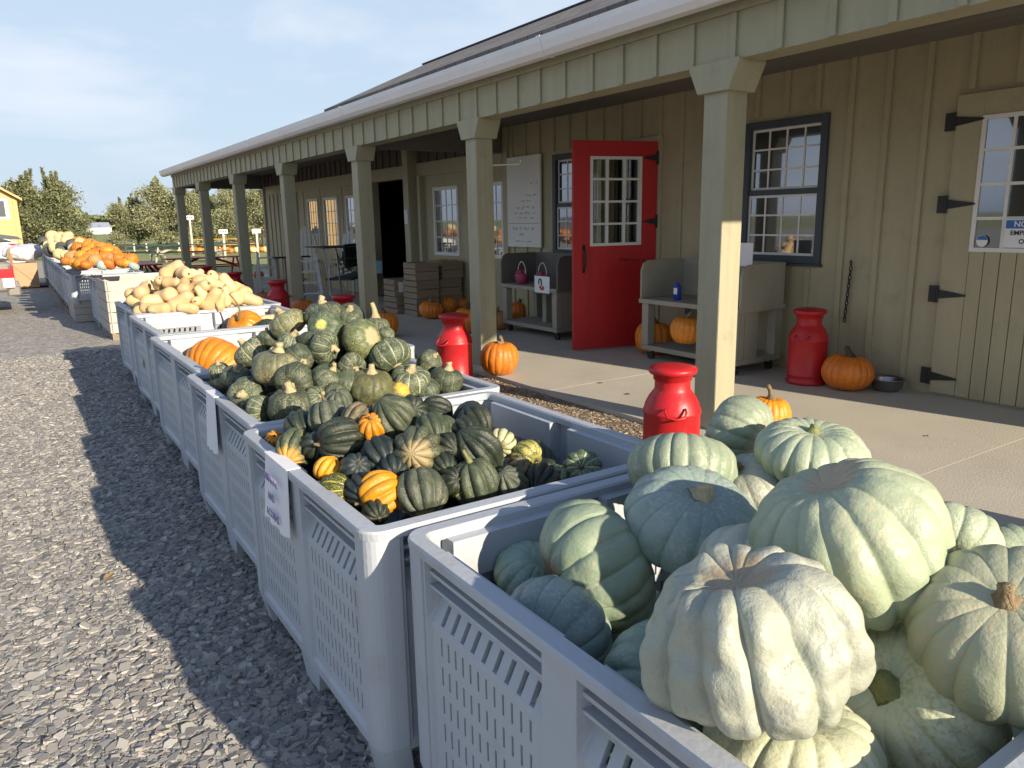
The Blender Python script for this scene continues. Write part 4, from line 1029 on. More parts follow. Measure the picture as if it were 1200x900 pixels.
ME_A = [squash_mesh('acorn_squash', 20+k, 10, .14, [1.0,1.1,.95,1.05][k], .12, .75, .07, .03, 160, 36, foot=0) for k in range(4)]
ME_D = [squash_mesh('dumpling_squash', 40+k, 10, .10, .80, .16, .7, 0, .02, 160, 32) for k in range(2)]
ME_P = [squash_mesh('pumpkin', 60+k, [18,20,16,22][k], .045, [.86,.78,.92,.82][k], .14, .45, 0, .025, 180, 36) for k in range(4)]
dgreen, dgreen2 = (.040,.070,.036), (.075,.115,.055)
SK = {}
SK['plain'] = skin('buttercup_skin', (.034,.046,.029), (.072,.086,.052), stripe=(.26,.29,.17), stripe_w=2.6, stripe_amt=.8, speck=(.34,.34,.21), speck_amt=.5, mottled=(.11,.13,.075), rough=.5)
SK['stripe'] = skin('buttercup_striped_skin', (.040,.056,.034), (.082,.10,.060), stripe=(.46,.48,.30), stripe_w=3.6, stripe_amt=.95, speck=(.38,.38,.24), speck_amt=.6, mottled=(.13,.15,.085), rough=.5)
SK['tan'] = skin('buttercup_tan_skin', (.08,.095,.055), (.15,.155,.085), mottled=(.26,.23,.12), stripe=(.32,.32,.18), stripe_w=3, spot=(.34,.26,.12), spot_pos=(.2,-.1,-.45), spot_r=.42, speck=(.38,.30,.15), speck_amt=.6)
SK['orange'] = skin('buttercup_orange_patch_skin', (.075,.085,.04), (.14,.13,.055), spot=(.62,.33,.03), spot_pos=(.1,-.35,-.36), spot_r=.30, speck=(.3,.28,.15), speck_amt=.5)
SK['scar'] = skin('buttercup_scar_skin', (.07,.095,.045), (.13,.14,.06), stripe=(.35,.36,.2), stripe_w=2.2, spot=(.36,.31,.19), spot_pos=(0,0,-.38), spot_r=.24, speck=(.35,.30,.15), speck_amt=.6)
SK['button'] = skin('buttercup_button_skin', (.042,.06,.036), (.085,.108,.06), stripe=(.3,.36,.18), stripe_w=2, spot=(.45,.45,.12), spot_pos=(0,0,-.40), spot_r=.15, speck=(.3,.3,.18), speck_amt=.35)
SK['a_green'] = skin('acorn_green_skin', (.042,.056,.034), (.072,.088,.050), stripe=(.12,.16,.07), speck=(.25,.25,.15), speck_amt=.2, rough=.42)
SK['a_dark'] = skin('acorn_dark_skin', (.016,.024,.017), (.035,.045,.027), speck=(.2,.2,.15), speck_amt=.22, rough=.4)
SK['a_grey'] = skin('acorn_grey_skin', (.055,.072,.050), (.10,.115,.078), speck=(.3,.28,.2), speck_amt=.35, rough=.5)
SK['a_blue'] = skin('acorn_blue_skin', (.016,.026,.026), (.030,.042,.040), speck=(.1,.12,.12), speck_amt=.2, rough=.38)
SK['a_rosette'] = skin('acorn_rosette_skin', (.04,.052,.036), (.07,.082,.052), stripe=(.05,.055,.03), stripe_w=6, stripe_amt=.9, spot=(.34,.24,.13), spot_pos=(.12,0,-.54), spot_r=.30, speck=(.3,.26,.15), speck_amt=.4)
SK['a_tip'] = skin('acorn_tip_skin', (.055,.072,.050), (.10,.115,.078), spot=(.48,.27,.08), spot_pos=(.0,0,-.55), spot_r=.24, speck=(.3,.26,.15), speck_amt=.4)
SK['a_orange'] = skin('acorn_orange_patch_skin', (.045,.065,.036), (.08,.10,.05), spot=(.62,.28,.05), spot_pos=(0,0,-.5), spot_r=.36, speck=(.34,.28,.15), speck_amt=.6)
SK['a_patch'] = skin('acorn_lime_patch_skin', (.038,.05,.032), (.065,.08,.045), spot=(.42,.46,.06), spot_pos=(.40,-.25,.12), spot_r=.24, speck=(.25,.25,.12), speck_amt=.3)
SK['a_tan'] = skin('acorn_tan_skin', (.07,.075,.045), (.16,.125,.07), speck=(.34,.25,.14), speck_amt=.55, rough=.5)
SK['a_gold'] = skin('acorn_golden_skin', (.64,.25,.012), (.54,.19,.010), speck=(.5,.3,.08), speck_amt=.25, rough=.32, spec=.5)
SK['a_carnival'] = skin('carnival_skin', (.55,.45,.08), (.10,.14,.05), nscale=4, stripe=(.05,.08,.03), stripe_w=7, stripe_amt=.95, speck=(.6,.55,.25), speck_amt=.7, mottled=(.10,.14,.05))
SK['a_delicata'] = skin('dark_yellow_stripe_skin', (.025,.035,.018), (.05,.06,.02), stripe=(.60,.50,.08), stripe_w=6, stripe_amt=.9, mottled=(.5,.42,.08))
SK['a_cream'] = skin('dumpling_cream_skin', (.62,.58,.34), (.50,.48,.26), stripe=(.06,.10,.04), stripe_w=7, stripe_amt=.95, mottled=(.3,.33,.12))
SK['a_dumpling'] = skin('dumpling_green_skin', (.05,.085,.045), (.08,.12,.06), stripe=(.50,.52,.34), stripe_w=7, stripe_amt=.9, mottled=(.36,.40,.25))
SK['orange'+'_p'] = skin('pumpkin_skin', (.70,.235,.018), (.58,.17,.012), stripe=(.42,.12,.01), stripe_w=4, stripe_amt=.5, speck=(.5,.25,.08), speck_amt=.25, rough=.42, hue=.012)
SK['dull'] = skin('dull_pumpkin_skin', (.55,.24,.07), (.42,.20,.09), stripe=(.3,.14,.05), stripe_w=4, stripe_amt=.5, speck=(.4,.3,.18), speck_amt=.5, rough=.55)
SK['greyp'] = skin('blue_grey_squash_skin', (.36,.42,.38), (.28,.35,.31), rough=.5)
SK['palep'] = skin('pale_squash_skin', (.74,.62,.34), (.62,.50,.22), rough=.5)
SK['darkp'] = skin('dark_gourd_skin', (.09,.085,.075), (.05,.06,.05), rough=.5)
GB = 'buttercup squash heaped in one bin'
for i, (p, ax, D, k, l) in enumerate(BUTTERCUPS):
    me = ME_B[i % 4]
    if k in ('scar',): ax = tuple(-a for a in (.45,-.85,.25))
    if k == 'button': ax = tuple(-a for a in (-.55,-.7,.45))
    st = ('cream', rnd.uniform(.15,.24), .10, rnd.uniform(.045,.07), rnd.uniform(-.08,.08), i%5)
    if 'tall crooked' in l: st = ('cream', .55, .12, .06, .12, 2)
    put_squash('buttercup_squash', me, SK[k], p, ax, D*1.04, l, 'squash', GB, st, rnd.uniform(0,6))
GA = 'acorn and carnival squash in one bin'
for i, (p, ax, D, k, l) in enumerate(ACORNS):
    me = ME_A[i % 4] if k not in ('cream','dumpling','carnival') else ME_D[i % 2]
    sc = .95
    st = ('green' if k in ('patch',) else 'brown', .16 if k != 'patch' else .30, .05, .028, .05, i%5)
    put_squash('acorn_squash', me, SK['a_'+k], p, ax, D*1.0, l, 'squash', GA, st, rnd.uniform(0,6) if k != 'patch' else -.6)
# butternuts: bulb and neck
def butternut(seed):
    rs = random.Random(seed); mb = MB(); n = 24; P = []; Rr = []; bend = rs.uniform(-.14,.14)
    prof = [(0,.03),(.02,.11),(.06,.17),(.14,.25),(.24,.278),(.34,.272),(.44,.245),(.54,.215),(.66,.198),(.78,.195),(.88,.18),(.95,.135),(.985,.07),(1.0,.03)]
    k = rs.uniform(.92,1.08)
    for t, r in prof: P.append((bend*t*t, 0, t-.45)); Rr.append(r*k*(1.08 if t > .5 else 1))
    mb.tube(P, Rr, n); v2 = []
    for v in mb.v:
        v = Vector(v); v2.append(tuple(v*(1+.03*noise.noise(v*4+Vector((seed,0,0))))))
    mb.v = v2; o = mb.build('butternut_squash', M['paper'], None, smooth=True); me = o.data; bpy.data.objects.remove(o); me.materials.clear(); me['topz'] = .55
    me['bend'] = bend
    return me
ME_N = [butternut(k) for k in range(5)]
SK['nut'] = skin('butternut_skin', (.68,.48,.25), (.60,.40,.19), spot=(.60,.55,.26), spot_pos=(0,.2,.3), spot_r=.2, speck=(.6,.42,.22), speck_amt=.35, rough=.4, hue=.006)
for i, (p, ax, D, l) in enumerate([(b[0],b[1],b[2],b[-1]) for b in BUTTERNUTS]):
    L = max(.20, min(.27, D*1.2)) if 'bulb' not in l and 'round' not in l else .25
    o = put_squash('butternut_squash', ME_N[i%5], SK['nut'], p, ax, L, 'butternut squash, '+l, 'squash', 'butternut squash heaped in one bin', None, rnd.uniform(0,6))
    s = bpy.data.objects.new('stem', stem_mesh('brown', STEM['brown'], .07, .02, .028, .01, 1)); C.objects.link(s); s.parent = o; s.location = (o.data['bend'],0,.545)
# far heap
ord_ = ['orange pumpkin', 'dull orange pumpkin', 'blue grey squash', 'pale cream squash', 'dark gourd']
kk = {'o':('orange_p','pumpkin',0),'t':('dull','pumpkin',1),'g':('greyp','squash',2),'c':('palep','squash',3),'d':('darkp','gourd',4)}
grp = {'o':'small orange pumpkins heaped on the far bins','t':'tan tinged pumpkins in the far heap','g':'blue grey squash on the far bins','c':'pale squash heaped on the farthest bins','d':'dark gourds on the farthest bins'}
lab = {'o':'small orange pumpkin in the heap on the far row of bins','t':'tan tinged pumpkin among the orange heap on the far bins','g':'blue grey squash lying low at the front edge of the far orange heap','c':'pale cream squash in the heap at the far left end of the bins','d':'dark brown gourd among the pale squash at the far end of the bins'}
for i, (p, ax, D, k) in enumerate(FARHEAP):
    put_squash({'o':'pumpkin','t':'pumpkin','g':'squash','c':'squash','d':'gourd'}[k], ME_P[i%4], SK[kk[k][0]], p, ax, D*1.3, lab[k], kk[k][1], grp[k], ('brown',.18,.05,.03,.03,i%4) if k in 'ot' else None, rnd.uniform(0,6))
# ---------------- big blue green pumpkins, each its own mesh
SK['b_green'] = skin('pale_green_pumpkin_skin', (.34,.385,.27), (.26,.32,.22), stripe=(.20,.29,.19), stripe_w=3.2, stripe_amt=.7, speck=(.55,.52,.38), speck_amt=.45, rough=.40, nscale=2.5, bump=.3, hue=.012)
SK['b_blue'] = skin('blue_pumpkin_skin', (.25,.34,.30), (.33,.41,.37), stripe=(.16,.25,.21), stripe_w=3.2, stripe_amt=.6, speck=(.5,.5,.42), speck_amt=.35, rough=.42, nscale=2.5, bump=.3, hue=.01)
SK['b_teal'] = skin('blue_green_pumpkin_skin', (.17,.27,.21), (.26,.36,.27), stripe=(.34,.42,.30), stripe_w=3, stripe_amt=.5, speck=(.45,.45,.35), speck_amt=.35, rough=.42, nscale=2.5, hue=.01)
SK['b_pale'] = skin('whitish_pumpkin_skin', (.40,.41,.34), (.33,.35,.275), stripe=(.38,.40,.29), stripe_w=3, stripe_amt=.6, spot=(.36,.27,.17), spot_pos=(0.02,.02,-.42), spot_r=.20, speck=(.30,.25,.17), speck_amt=.28, rough=.38, nscale=2.5, bump=.4, hue=.008)
SK['b_cream'] = skin('cream_pumpkin_skin', (.54,.54,.38), (.44,.47,.32), stripe=(.36,.40,.26), stripe_w=3, stripe_amt=.6, speck=(.34,.30,.18), speck_amt=.5, rough=.38, nscale=2.5, hue=.008)
SK['b_scab'] = skin('scabbed_pumpkin_skin', (.31,.375,.26), (.24,.31,.215), stripe=(.42,.47,.33), stripe_w=3, stripe_amt=.5, spot=(.27,.19,.12), spot_pos=(.0,.0,-.36), spot_r=.32, speck=(.4,.38,.25), speck_amt=.4, rough=.42, nscale=2.5)
SK['b_scar'] = skin('tan_scarred_pumpkin_skin', (.36,.41,.28), (.29,.355,.24), stripe=(.26,.33,.21), stripe_w=3, stripe_amt=.6, spot=(.42,.33,.20), spot_pos=(.08,0,-.34), spot_r=.16, speck=(.5,.45,.3), speck_amt=.4, rough=.40, nscale=2.2, bump=.3)
SK['b_scratch'] = skin('scratched_pumpkin_skin', (.44,.46,.31), (.37,.41,.28), stripe=(.34,.38,.24), stripe_w=3, stripe_amt=.6, spot=(.44,.36,.22), spot_pos=(-.2,-.25,.25), spot_r=.22, speck=(.5,.42,.28), speck_amt=.5, rough=.42, nscale=2.2)
bspec = [ # skin, ribs, depth, hz, lump, size factor, stem
 ('b_green',18,.055,.74,.03,1.04,None), ('b_green',18,.06,.60,.03,1.0,('green',.07,.05,.03,.02,1)), ('b_green',20,.05,.66,.03,1.0,None), ('b_pale',14,.05,.68,.03,1.08,('brown',.12,.04,.025,.03,2)),
 ('b_blue',14,.035,.64,.03,1.02,('cream',.085,.06,.050,.02,3)), ('b_scar',15,.065,.84,.05,1.0,None), ('b_green',14,.05,.7,.03,1.6,None), ('b_scratch',14,.055,.78,.03,1.05,('brown',.1,.05,.03,.03,1)),
 ('b_pale',12,.17,.80,.13,.95,None), ('b_pale',14,.06,.66,.03,1.1,None), ('b_cream',16,.06,.80,.03,1.02,('green',.10,.08,.04,.03,2)), ('b_cream',16,.055,.72,.03,1.06,None),
 ('b_teal',15,.06,.74,.03,1.05,None), ('b_scab',15,.055,.74,.04,1.18,('brown',.14,.09,.05,.02,4)), ('b_blue',15,.04,.72,.03,1.2,None), ('b_teal',15,.05,.70,.03,1.2,None),
 ('b_green',14,.05,.74,.03,1.2,None), ('b_blue',14,.05,.74,.03,1.0,None), ('b_teal',14,.05,.74,.03,1.0,None)]
bspin = [.3,1.0,2.0,.5,1.3,.9,0,2.2,1.57,.4,2.8,.7,1.9,1.1,.2,.6,.9,1.4,2.4]
for i, (p, ax, D, l) in enumerate(BLUES):
    sk, n, dp, hz, lump, f, st = bspec[i]
    me = squash_mesh('blue_pumpkin', 100+i, n, dp, hz, .16, .42 if dp < .08 else .38, 0, lump, 216, 72, warp=.3, foot=.09)
    put_squash('blue_pumpkin', me, SK[sk], p, ax, D*f, l, 'pumpkin', 'pale blue green pumpkins in the nearest bin', st, bspin[i])
# the lower layers that carry the heaps
def filler(n, x0, x1, y0, y1, top, D, mes, sks, name, label, group, tries=4000, cat='squash', zmin=.30, avoid=True, own=None):
    placed = []; T = [(Vector(o.location), o.scale[0]) for o in ALL_SQ if x0-.2 < o.location.x < x1+.2 and y0-.2 < o.location.y < y1+.2]
    for _ in range(tries):
        if len(placed) >= n: break
        d = D*rnd.uniform(.9,1.1); x = rnd.uniform(x0+d/2, x1-d/2); y = rnd.uniform(y0+d/2, y1-d/2); z = top(x,y)-rnd.uniform(.0,.16)
        if z < zmin: continue
        p = Vector((x,y,z))
        if any((p-q).length < (d+e)*.5*.80 for q, e in T+placed): continue
        placed.append((p, d))
    for k, (p, d) in enumerate(placed):
        ax = (rnd.uniform(-1,1), rnd.uniform(-1,1), rnd.uniform(.1,1))
        put_squash(name, mes[k%len(mes)], SK[sks[k%len(sks)]], p, ax, d, label, cat, group, None, rnd.uniform(0,6))
def hp(cx,cy,a,b,base,P,sink): return lambda x,y: base+P*max(-.3,1-((x-cx)/a)**2)*max(0,1-((y-cy)/b)**2)-sink
filler(40, .80,1.86,3.04,4.24, hp(1.33,3.66,.66,.74,.62,.52,.14), .16, ME_B, ['plain','stripe','plain'], 'buttercup_squash', 'dark green squash sunk in the gaps between the others of the buttercup heap', 'buttercup squash sunk inside the heap')
filler(36, .75,1.78,1.80,2.88, hp(1.22,2.6,.72,.8,.60,.36,.12), .15, ME_A, ['a_dark','a_blue','a_dark','a_green'], 'acorn_squash', 'dark acorn squash sunk in the shadowed gaps of the acorn heap', 'acorn squash sunk inside the heap')
filler(30, 1.0,2.2,7.68,9.05, hp(1.55,8.2,.72,.85,.66,.55,.14), .17, ME_N, ['nut'], 'butternut_squash', 'butternut squash buried between the others of its heap', 'butternut squash inside the heap')
filler(60, .95,1.95,14.5,25.8, lambda x,y: .84+.32*max(0,1-((x-1.45)/.7)**2)+.02*(y-14.5)*max(0,1-((x-1.45)/.7)**2), .24, ME_P, ['orange_p','orange_p','dull'], 'pumpkin', 'orange pumpkin below the top layer of the far heap', 'orange pumpkins inside the far heap', cat='pumpkin')
filler(14, .82,1.82,.52,1.62, lambda x,y: .36+.12*(x-.8), .28, [squash_mesh('blue_pumpkin', 150+k, 15, .055, .74, .15, .45, 0, .03, 120, 40) for k in range(2)], ['b_teal','b_blue'], 'blue_pumpkin', 'shaded blue green pumpkin in the bottom of the nearest bin', 'blue green pumpkins at the bottom of the nearest bin', zmin=.2, cat='pumpkin')
for (x0,y0,y1,sk_,me_,nm) in ((.72,1.78,2.90,['a_dark','a_blue'],ME_A,'acorn_squash'), (.78,3.04,4.24,['plain'],ME_B,'buttercup_squash'), (.98,7.68,9.05,['nut'],ME_N,'butternut_squash')):
    for q in range(3):
        for k in range(8): put_squash(nm, me_[k%4], SK[sk_[k%len(sk_)]], (x0+.10+rnd.uniform(0,.03), y0+.08+(y1-y0-.1)*k/7.5, .23+.155*q), (rnd.uniform(-1,1),rnd.uniform(-1,1),rnd.uniform(0,1)), .165,
            nm.replace('_',' ')+' low in its bin behind the slotted side', 'squash', nm.replace('_',' ')+' behind the slotted side of its bin', None, rnd.uniform(0,6))
# things in the two nearly empty bins
put_squash('pumpkin', ME_P[1], SK['orange_p'], (1.18,5.62,.54), (.7,.5,.3), .46, 'large smooth orange pumpkin lying in the bin behind the buttercup squash', 'pumpkin', None, None, 1)
put_squash('gourd', ME_P[2], SK['a_gold'], (1.80,7.22,.60), (-.5,-.4,.6), .34, 'yellow gourd with a long curly stem in the bin before the butternuts', 'gourd', None, ('brown',.55,.035,.014,.5,3), 2)
put_squash('squash', ME_P[0], SK['a_dark'], (1.93,6.95,.56), (.1,-.6,.6), .30, 'dark green squash beside the yellow gourd in a nearly empty bin', 'squash', None, None, 2)
o = put_squash('butternut_squash', ME_N[2], SK['nut'], (2.05,7.28,.62), (.95,-.2,.1), .30, 'single butternut squash lying alone in the right corner of the bin with the gourd', 'squash', None, None, 2)
put_squash('pumpkin', ME_P[3], SK['orange_p'], (1.30,7.30,.46), (0,0,1), .28, 'small orange pumpkin low in the bin with the yellow gourd, only its top showing', 'pumpkin', None, None, 2)
put_squash('gourd', ME_D[0], SK['a_delicata'], (1.77,5.72,.70), (.1,-.2,1), .11, 'small dark gourd with a long dry tendril above the big orange pumpkin', 'gourd', None, ('brown',.8,.05,.03,-.5,2), 2)
for i, p in enumerate([(1.05,7.1,.40),(1.6,7.15,.38),(1.9,7.2,.40),(1.15,5.2,.36),(1.6,5.6,.36),(1.75,5.1,.36)]):
    put_squash('squash', ME_P[i%4], SK['dull' if i%2 else 'plain'], p, (0,0,1), .32, 'squash on the floor of a nearly empty bin under the ones in view', 'squash', 'squash on the floor of the nearly empty bins', None, i)

# ---------------- pumpkins about the porch
for i, (x, y, z0, D, l) in enumerate(PUMPKINS):
    if i == 0: D *= 1.12; x -= .02; y -= .03
    hz = [.86,.78,.92,.82]; k = [2,1,2,0,2,1,0,3,0,1,2,0,1,3,2,0][i]
    put_squash('pumpkin', ME_P[k], SK['dull' if 'dull' in l else 'orange_p'], (x, y, z0+D*hz[k]*.47), (.05,-.05,1), D, l, 'pumpkin', None,
        ('black' if 'shade' in l or 'wall milk' in l else 'brown', .34 if 'twisted' in l else .20, .09, .035, .10 if i%2 else -.12, i%5), i*1.3)

# ---------------- milk cans
def make_can():
    r = thing('milk_can', (0,0,0), '', 'milk can', 'red milk cans along the porch')
    b = MB().lathe([(.145,0),(.162,.004),(.166,.012),(.166,.028),(.160,.034),(.160,.07),(.164,.075),(.164,.083),(.160,.088),(.160,.36),(.165,.366),(.165,.376),(.160,.385),(.150,.42),(.128,.46),(.108,.485),(.100,.50),(.100,.545),(.103,.56)], n=48)
    b.build('can_body', M['red'], r, smooth=True)
    b = MB().lathe([(.098,.545),(.108,.55),(.110,.575),(.128,.583),(.136,.592),(.137,.606),(.130,.616),(.100,.624),(.060,.630),(.02,.632)], n=48)
    b.build('lid', M['red'], r, smooth=True)
    for s in (-1,1):
        h = MB(); h.tube([(s*.150,-.055,.415),(s*.172,-.058,.40),(s*.200,-.045,.375),(s*.205,0,.368),(s*.200,.045,.375),(s*.172,.058,.40),(s*.150,.055,.415)], .0065, 8)
        h.build('handle', M['red'], r, smooth=True)
    return r
can0 = make_can(); first = True
for (x, y, z, rz, l) in [(3.07,3.01,.085,.9,'red milk can nearest the viewer, on the gravel by the first porch post'), (5.66,3.97,.12,.3,'red milk can against the olive wall beside an orange pumpkin'),
        (3.32,5.98,.085,.4,'red milk can half in sun, between the bins and the second porch post'), (3.23,8.42,.085,.2,'red milk can of which only the upper part shows above the buttercup heap'),
        (3.34,11.35,.085,.1,'red milk can left of an orange pumpkin at the fourth porch post'), (3.38,14.0,.085,0,'red milk can behind the right end of the butternut heap'),
        (3.43,16.5,.085,0,'red milk can beside the second last porch post'), (3.46,19.5,.085,0,'farthest red milk can, by the last porch post')]:
    c = can0 if first else copy_tree(can0); first = False
    c.location = (x,y,z); c.rotation_euler = (0,0,rz); c['label'] = l; c['category'] = 'milk can'
    c.scale = (1,1,1.03)

# ---------------- steel bowl
b = MB().lathe([(.075,0),(.085,.004),(.112,.04),(.122,.085),(.136,.10),(.137,.104),(.124,.103),(.116,.088),(.106,.045),(.08,.012),(.01,.010)], (5.90,3.38,.122), 40)
tag(b.build('bowl', M['steel'], smooth=True), 'shallow stainless steel bowl on the slab right of the wall pumpkin', 'bowl')

# ---------------- display carts
def cart(x0, x1, y0, y1, label, dark=False, items=None):
    r = thing('display_cart', ((x0+x1)/2,(y0+y1)/2,.12), label, 'cart'); up = M['cartdark'] if dark else M['cart']
    z0, zd, zt = .27, .74, 1.12
    b = MB(); b.box(x0,y0,z0-.05,x1,y1,z0); b.build('lower_shelf', M['cart'], r, bevel=.004)
    b = MB(); b.box(x0-.02,y0-.02,zd-.045,x1,y1+.02,zd); b.build('counter', M['cart'], r, bevel=.004)
    for y in (y0+.05, y1-.05):
        for x in (x0+.05, x1-.05): MB().box(x-.045,y-.045,z0+.001,x+.045,y+.045,zd-.046).build('leg', M['cart'], r, bevel=.003)
    MB().box(x0+.10,y0+.006,z0+.001,x0+.28,y0+.03,zd-.046).build('side_board', M['cart'], r)
    ym = (y0+y1)/2
    if dark: MB().box(x0+.25,ym-.04,z0+.001,x0+.33,ym+.04,zd-.046).build('leg', M['cart'], r)
    MB().box(x1-.03,y0,zd+.001,x1-.005,y1,zt).build('back_board', up, r)
    for y, s in ((y0,-1),(y1,1)):
        b = MB(); b.prism([(x0+.0,zd-.04 if s<0 else zd+.001),(x1-.031,zd-.04 if s<0 else zd+.001),(x1-.031,zt),(x0+.09,zt),(x0+.03,zt-.03),(x0+.0,zt-.10)], 'y', y-.022*(s<0)-.001, y+.022*(s>0)+.001)
        b.build('wing_board', up if s > 0 or dark else M['cart'], r, bevel=.003)
    for x in (x0+.07,x1-.07):
        for y in (y0+.08,y1-.08):
            w_ = MB(); w_.tube([(x-.014,y,.165),(x+.014,y,.165)], .044, 16); wo = w_.build('caster', M['rubber'], r)
            MB().box(x-.02,y-.02,.195,x+.02,y+.02,z0-.051).build('caster_fork', M['steel'], wo)
    return r
cart(5.36,5.98,4.48,5.72,'beige wooden display cart with a pumpkin on its lower shelf, under the near window')
cart(5.36,5.94,7.16,8.34,'grey brown wooden display cart on casters holding pink baskets, under the price board', dark=True)
# on the near cart: blue bottle; papers
b = MB(); b.lathe([(.034,0),(.037,.005),(.037,.09),(.034,.10),(.037,.112),(.036,.135),(.018,.148),(.018,.168),(.010,.172)], (5.50,5.36,.742), 24)
bt = b.build('bottle', M['blueplastic'], smooth=True); tag(bt, 'small blue plastic bottle standing on the near cart', 'bottle')
b = MB().box(5.462,5.33,.80,5.464,5.375,.86); b.build('bottle_label', M['paper'], bt)
o = MB().box(5.66,4.60,1.09,5.664,4.80,1.30).build('paper_sheet', M['paper']); tag(o, 'sheet of paper taped behind the near cart beside the first porch post', 'paper')
# baskets and sign on the far cart
for (x,y,l) in ((5.50,8.08,'pink basket with a hoop handle, left of two on the farther cart'),(5.52,7.66,'pink basket with a hoop handle behind the small white crest sign')):
    r = thing('basket', (x,y,.74), l, 'basket', 'pink baskets on the farther cart'); pk = mat('pink_weave', (.42,.05,.12), (.30,.03,.09), 14, .5, .8, 60)
    MB().lathe([(.06,.001),(.075,.01),(.095,.13),(.092,.132),(.07,.02),(.01,.015)], (x,y,.74), 20).build('basket_body', pk, r, smooth=True)
    for k in range(5): MB().lathe([(.005,.10),(.035,.12),(.04,.15),(.02,.175),(.004,.18)], (x+.04*math.cos(k*1.26), y+.04*math.sin(k*1.26), .74), 10).build('gourd_toy', pk, r, smooth=True)
    MB().tube([(x,y-.09*math.cos(t),.86+.16*math.sin(t)) for t in [PI*k/12 for k in range(13)]], .006, 6).build('handle', M['white'], r, smooth=True)
r = thing('crest_sign', (5.30,7.38,.66), 'small white placard with a dark red and blue ribbon emblem on the farther cart', 'sign')
MB().box(5.33,7.26,.68,5.338,7.56,.88).build('placard', M['paper'], r)
MB().box(5.326,7.25,.665,5.342,7.57,.68).build('lower_frame', M['greenpaint'], r); MB().box(5.326,7.25,.88,5.342,7.57,.893).build('upper_frame', M['greenpaint'], r)
MB().tube([(5.326,7.44+.028*math.cos(t),.80+.045*math.sin(t)) for t in [PI*k/10-.4 for k in range(15)]], .008, 6).build('emblem', M['bluegrey'], r)
MB().tube([(5.326,7.45,.755),(5.326,7.42,.73),(5.326,7.385,.72),(5.326,7.37,.74),(5.326,7.395,.76)], .011, 6).build('emblem', M['red'], r)

# ---------------- stacked apple crates by the doorway
def make_crate():
    r = thing('apple_crate', (0,0,0), '', 'crate', 'stacked wooden apple crates by the doorway'); w_, d_, h_ = .30, .44, .27
    for x in (-w_/2, w_/2-.014):
        b = MB()
        for k in range(3): b.box(x, -d_/2, .006+k*.09, x+.014, d_/2, .084+k*.09)
        b.build('side_slats', M['oldwood'], r)
    for y in (-d_/2, d_/2-.018):
        b = MB(); b.box(-w_/2+.0145, y, .004, w_/2-.0145, y+.018, .13); b.box(-w_/2+.0145, y, .14, w_/2-.0145, y+.018, .268); b.build('end_board', M['oldwood'], r)
    MB().box(-w_/2+.015,-d_/2+.019,.0,w_/2-.015,d_/2-.019,.012).build('bottom', M['oldwood'], r)
    return r
cr0 = make_crate(); first = True
for (x,y,z,rz,l) in [(5.24,11.15,.12,.05,'lower crate of the lone pale stack left of the taller crates'),(5.24,11.15,.39,-.04,'upper crate of the lone pale stack, a white sheet tacked to it'),
      (5.34,10.62,.12,0,'bottom crate of the tall front stack by the doorway'),(5.34,10.62,.39,.03,'middle crate of the tall front stack by the doorway'),(5.35,10.62,.66,-.03,'topmost crate of the tall front stack'),
      (5.80,10.72,.12,0,'bottom crate of the stack against the wall'),(5.80,10.72,.39,0,'middle crate of the stack against the wall'),(5.82,10.70,.66,.05,'top crate of the stack against the wall, with yellow straw in it'),
      (5.80,11.25,.12,0,'back crate behind the lone pale stack, on the slab')]:
    c = cr0 if first else copy_tree(cr0); first = False; c.location = (x,y,z); c.rotation_euler = (0,0,rz); c['label'] = l
    c.scale = (1.3,1,1)
o = MB().box(5.10,10.915,.46,5.21,10.920,.62).build('paper_sheet', M['paper']); tag(o, 'white sheet tacked to the lone stack of crates', 'paper')
st = MB(); rs = random.Random(2)
for k in range(160):
    x, y = rs.uniform(5.66,5.96), rs.uniform(10.52,10.88); a = rs.uniform(0,PI); L = .09; z = .90+rs.uniform(0,.05); st.bar((x,y,z),(x+L*math.cos(a),y+L*math.sin(a),z+rs.uniform(-.02,.02)),.006,.003)
tag(st.build('straw', mat('straw', (.55,.40,.15), (.42,.3,.1), 8, .9)), 'yellow straw in the top crate', 'straw', kind='stuff')
o = MB(); o.box(5.40,8.75,.12,5.75,9.05,.30); c_ = o.build('gourd_box', M['cardboard'], bevel=.004); tag(c_, 'low cardboard box of small gourds behind the second porch post', 'box')
r_ = MB(); r_.box(5.395,8.80,.16,5.399,9.0,.27); r_.build('box_label', M['paper'], c_)

# ---------------- folded white chairs, rocker and glider under the far porch
def chair(x, y, rz, label, h=1.05, wd=.5):
    r = thing('slatted_chair', (0,0,0), label, 'chair', 'white slatted chairs under the far porch')
    for k in range(5):
        xx = -wd/2+.04+k*(wd-.08)/4; top = h - .05*abs(k-2)
        MB().bar((xx,.20,.35),(xx*.8,.42,top),.07,.018,(0,1,0)).build('back_slat', M['white'], r)
    b = MB()
    for k in range(5): b.box(-wd/2, -.25+k*.095, .36-.02*k*.5, wd/2, -.18+k*.095, .378-.02*k*.5)
    b.build('seat', M['white'], r)
    for s in (-1,1):
        MB().bar((s*wd/2,-.25,0),(s*wd/2,-.22,.58),.05,.03).build('leg', M['white'], r); MB().bar((s*wd/2,.42,0),(s*wd/2,.10,.40),.05,.03).build('leg', M['white'], r)
        MB().box(s*wd/2-.05,-.30,.58,s*wd/2+.05,.30,.60).build('armrest', M['white'], r)
    MB().bar((-wd/2,.30,.62),(wd/2,.30,.62),.05,.02).build('back_rail', M['white'], r)
    r.location = (x,y,.12); r.rotation_euler = (0,0,rz); return r
chair(5.75,17.3,-.5,'tall white chair seen between the third and fourth porch posts from the left', 1.35)
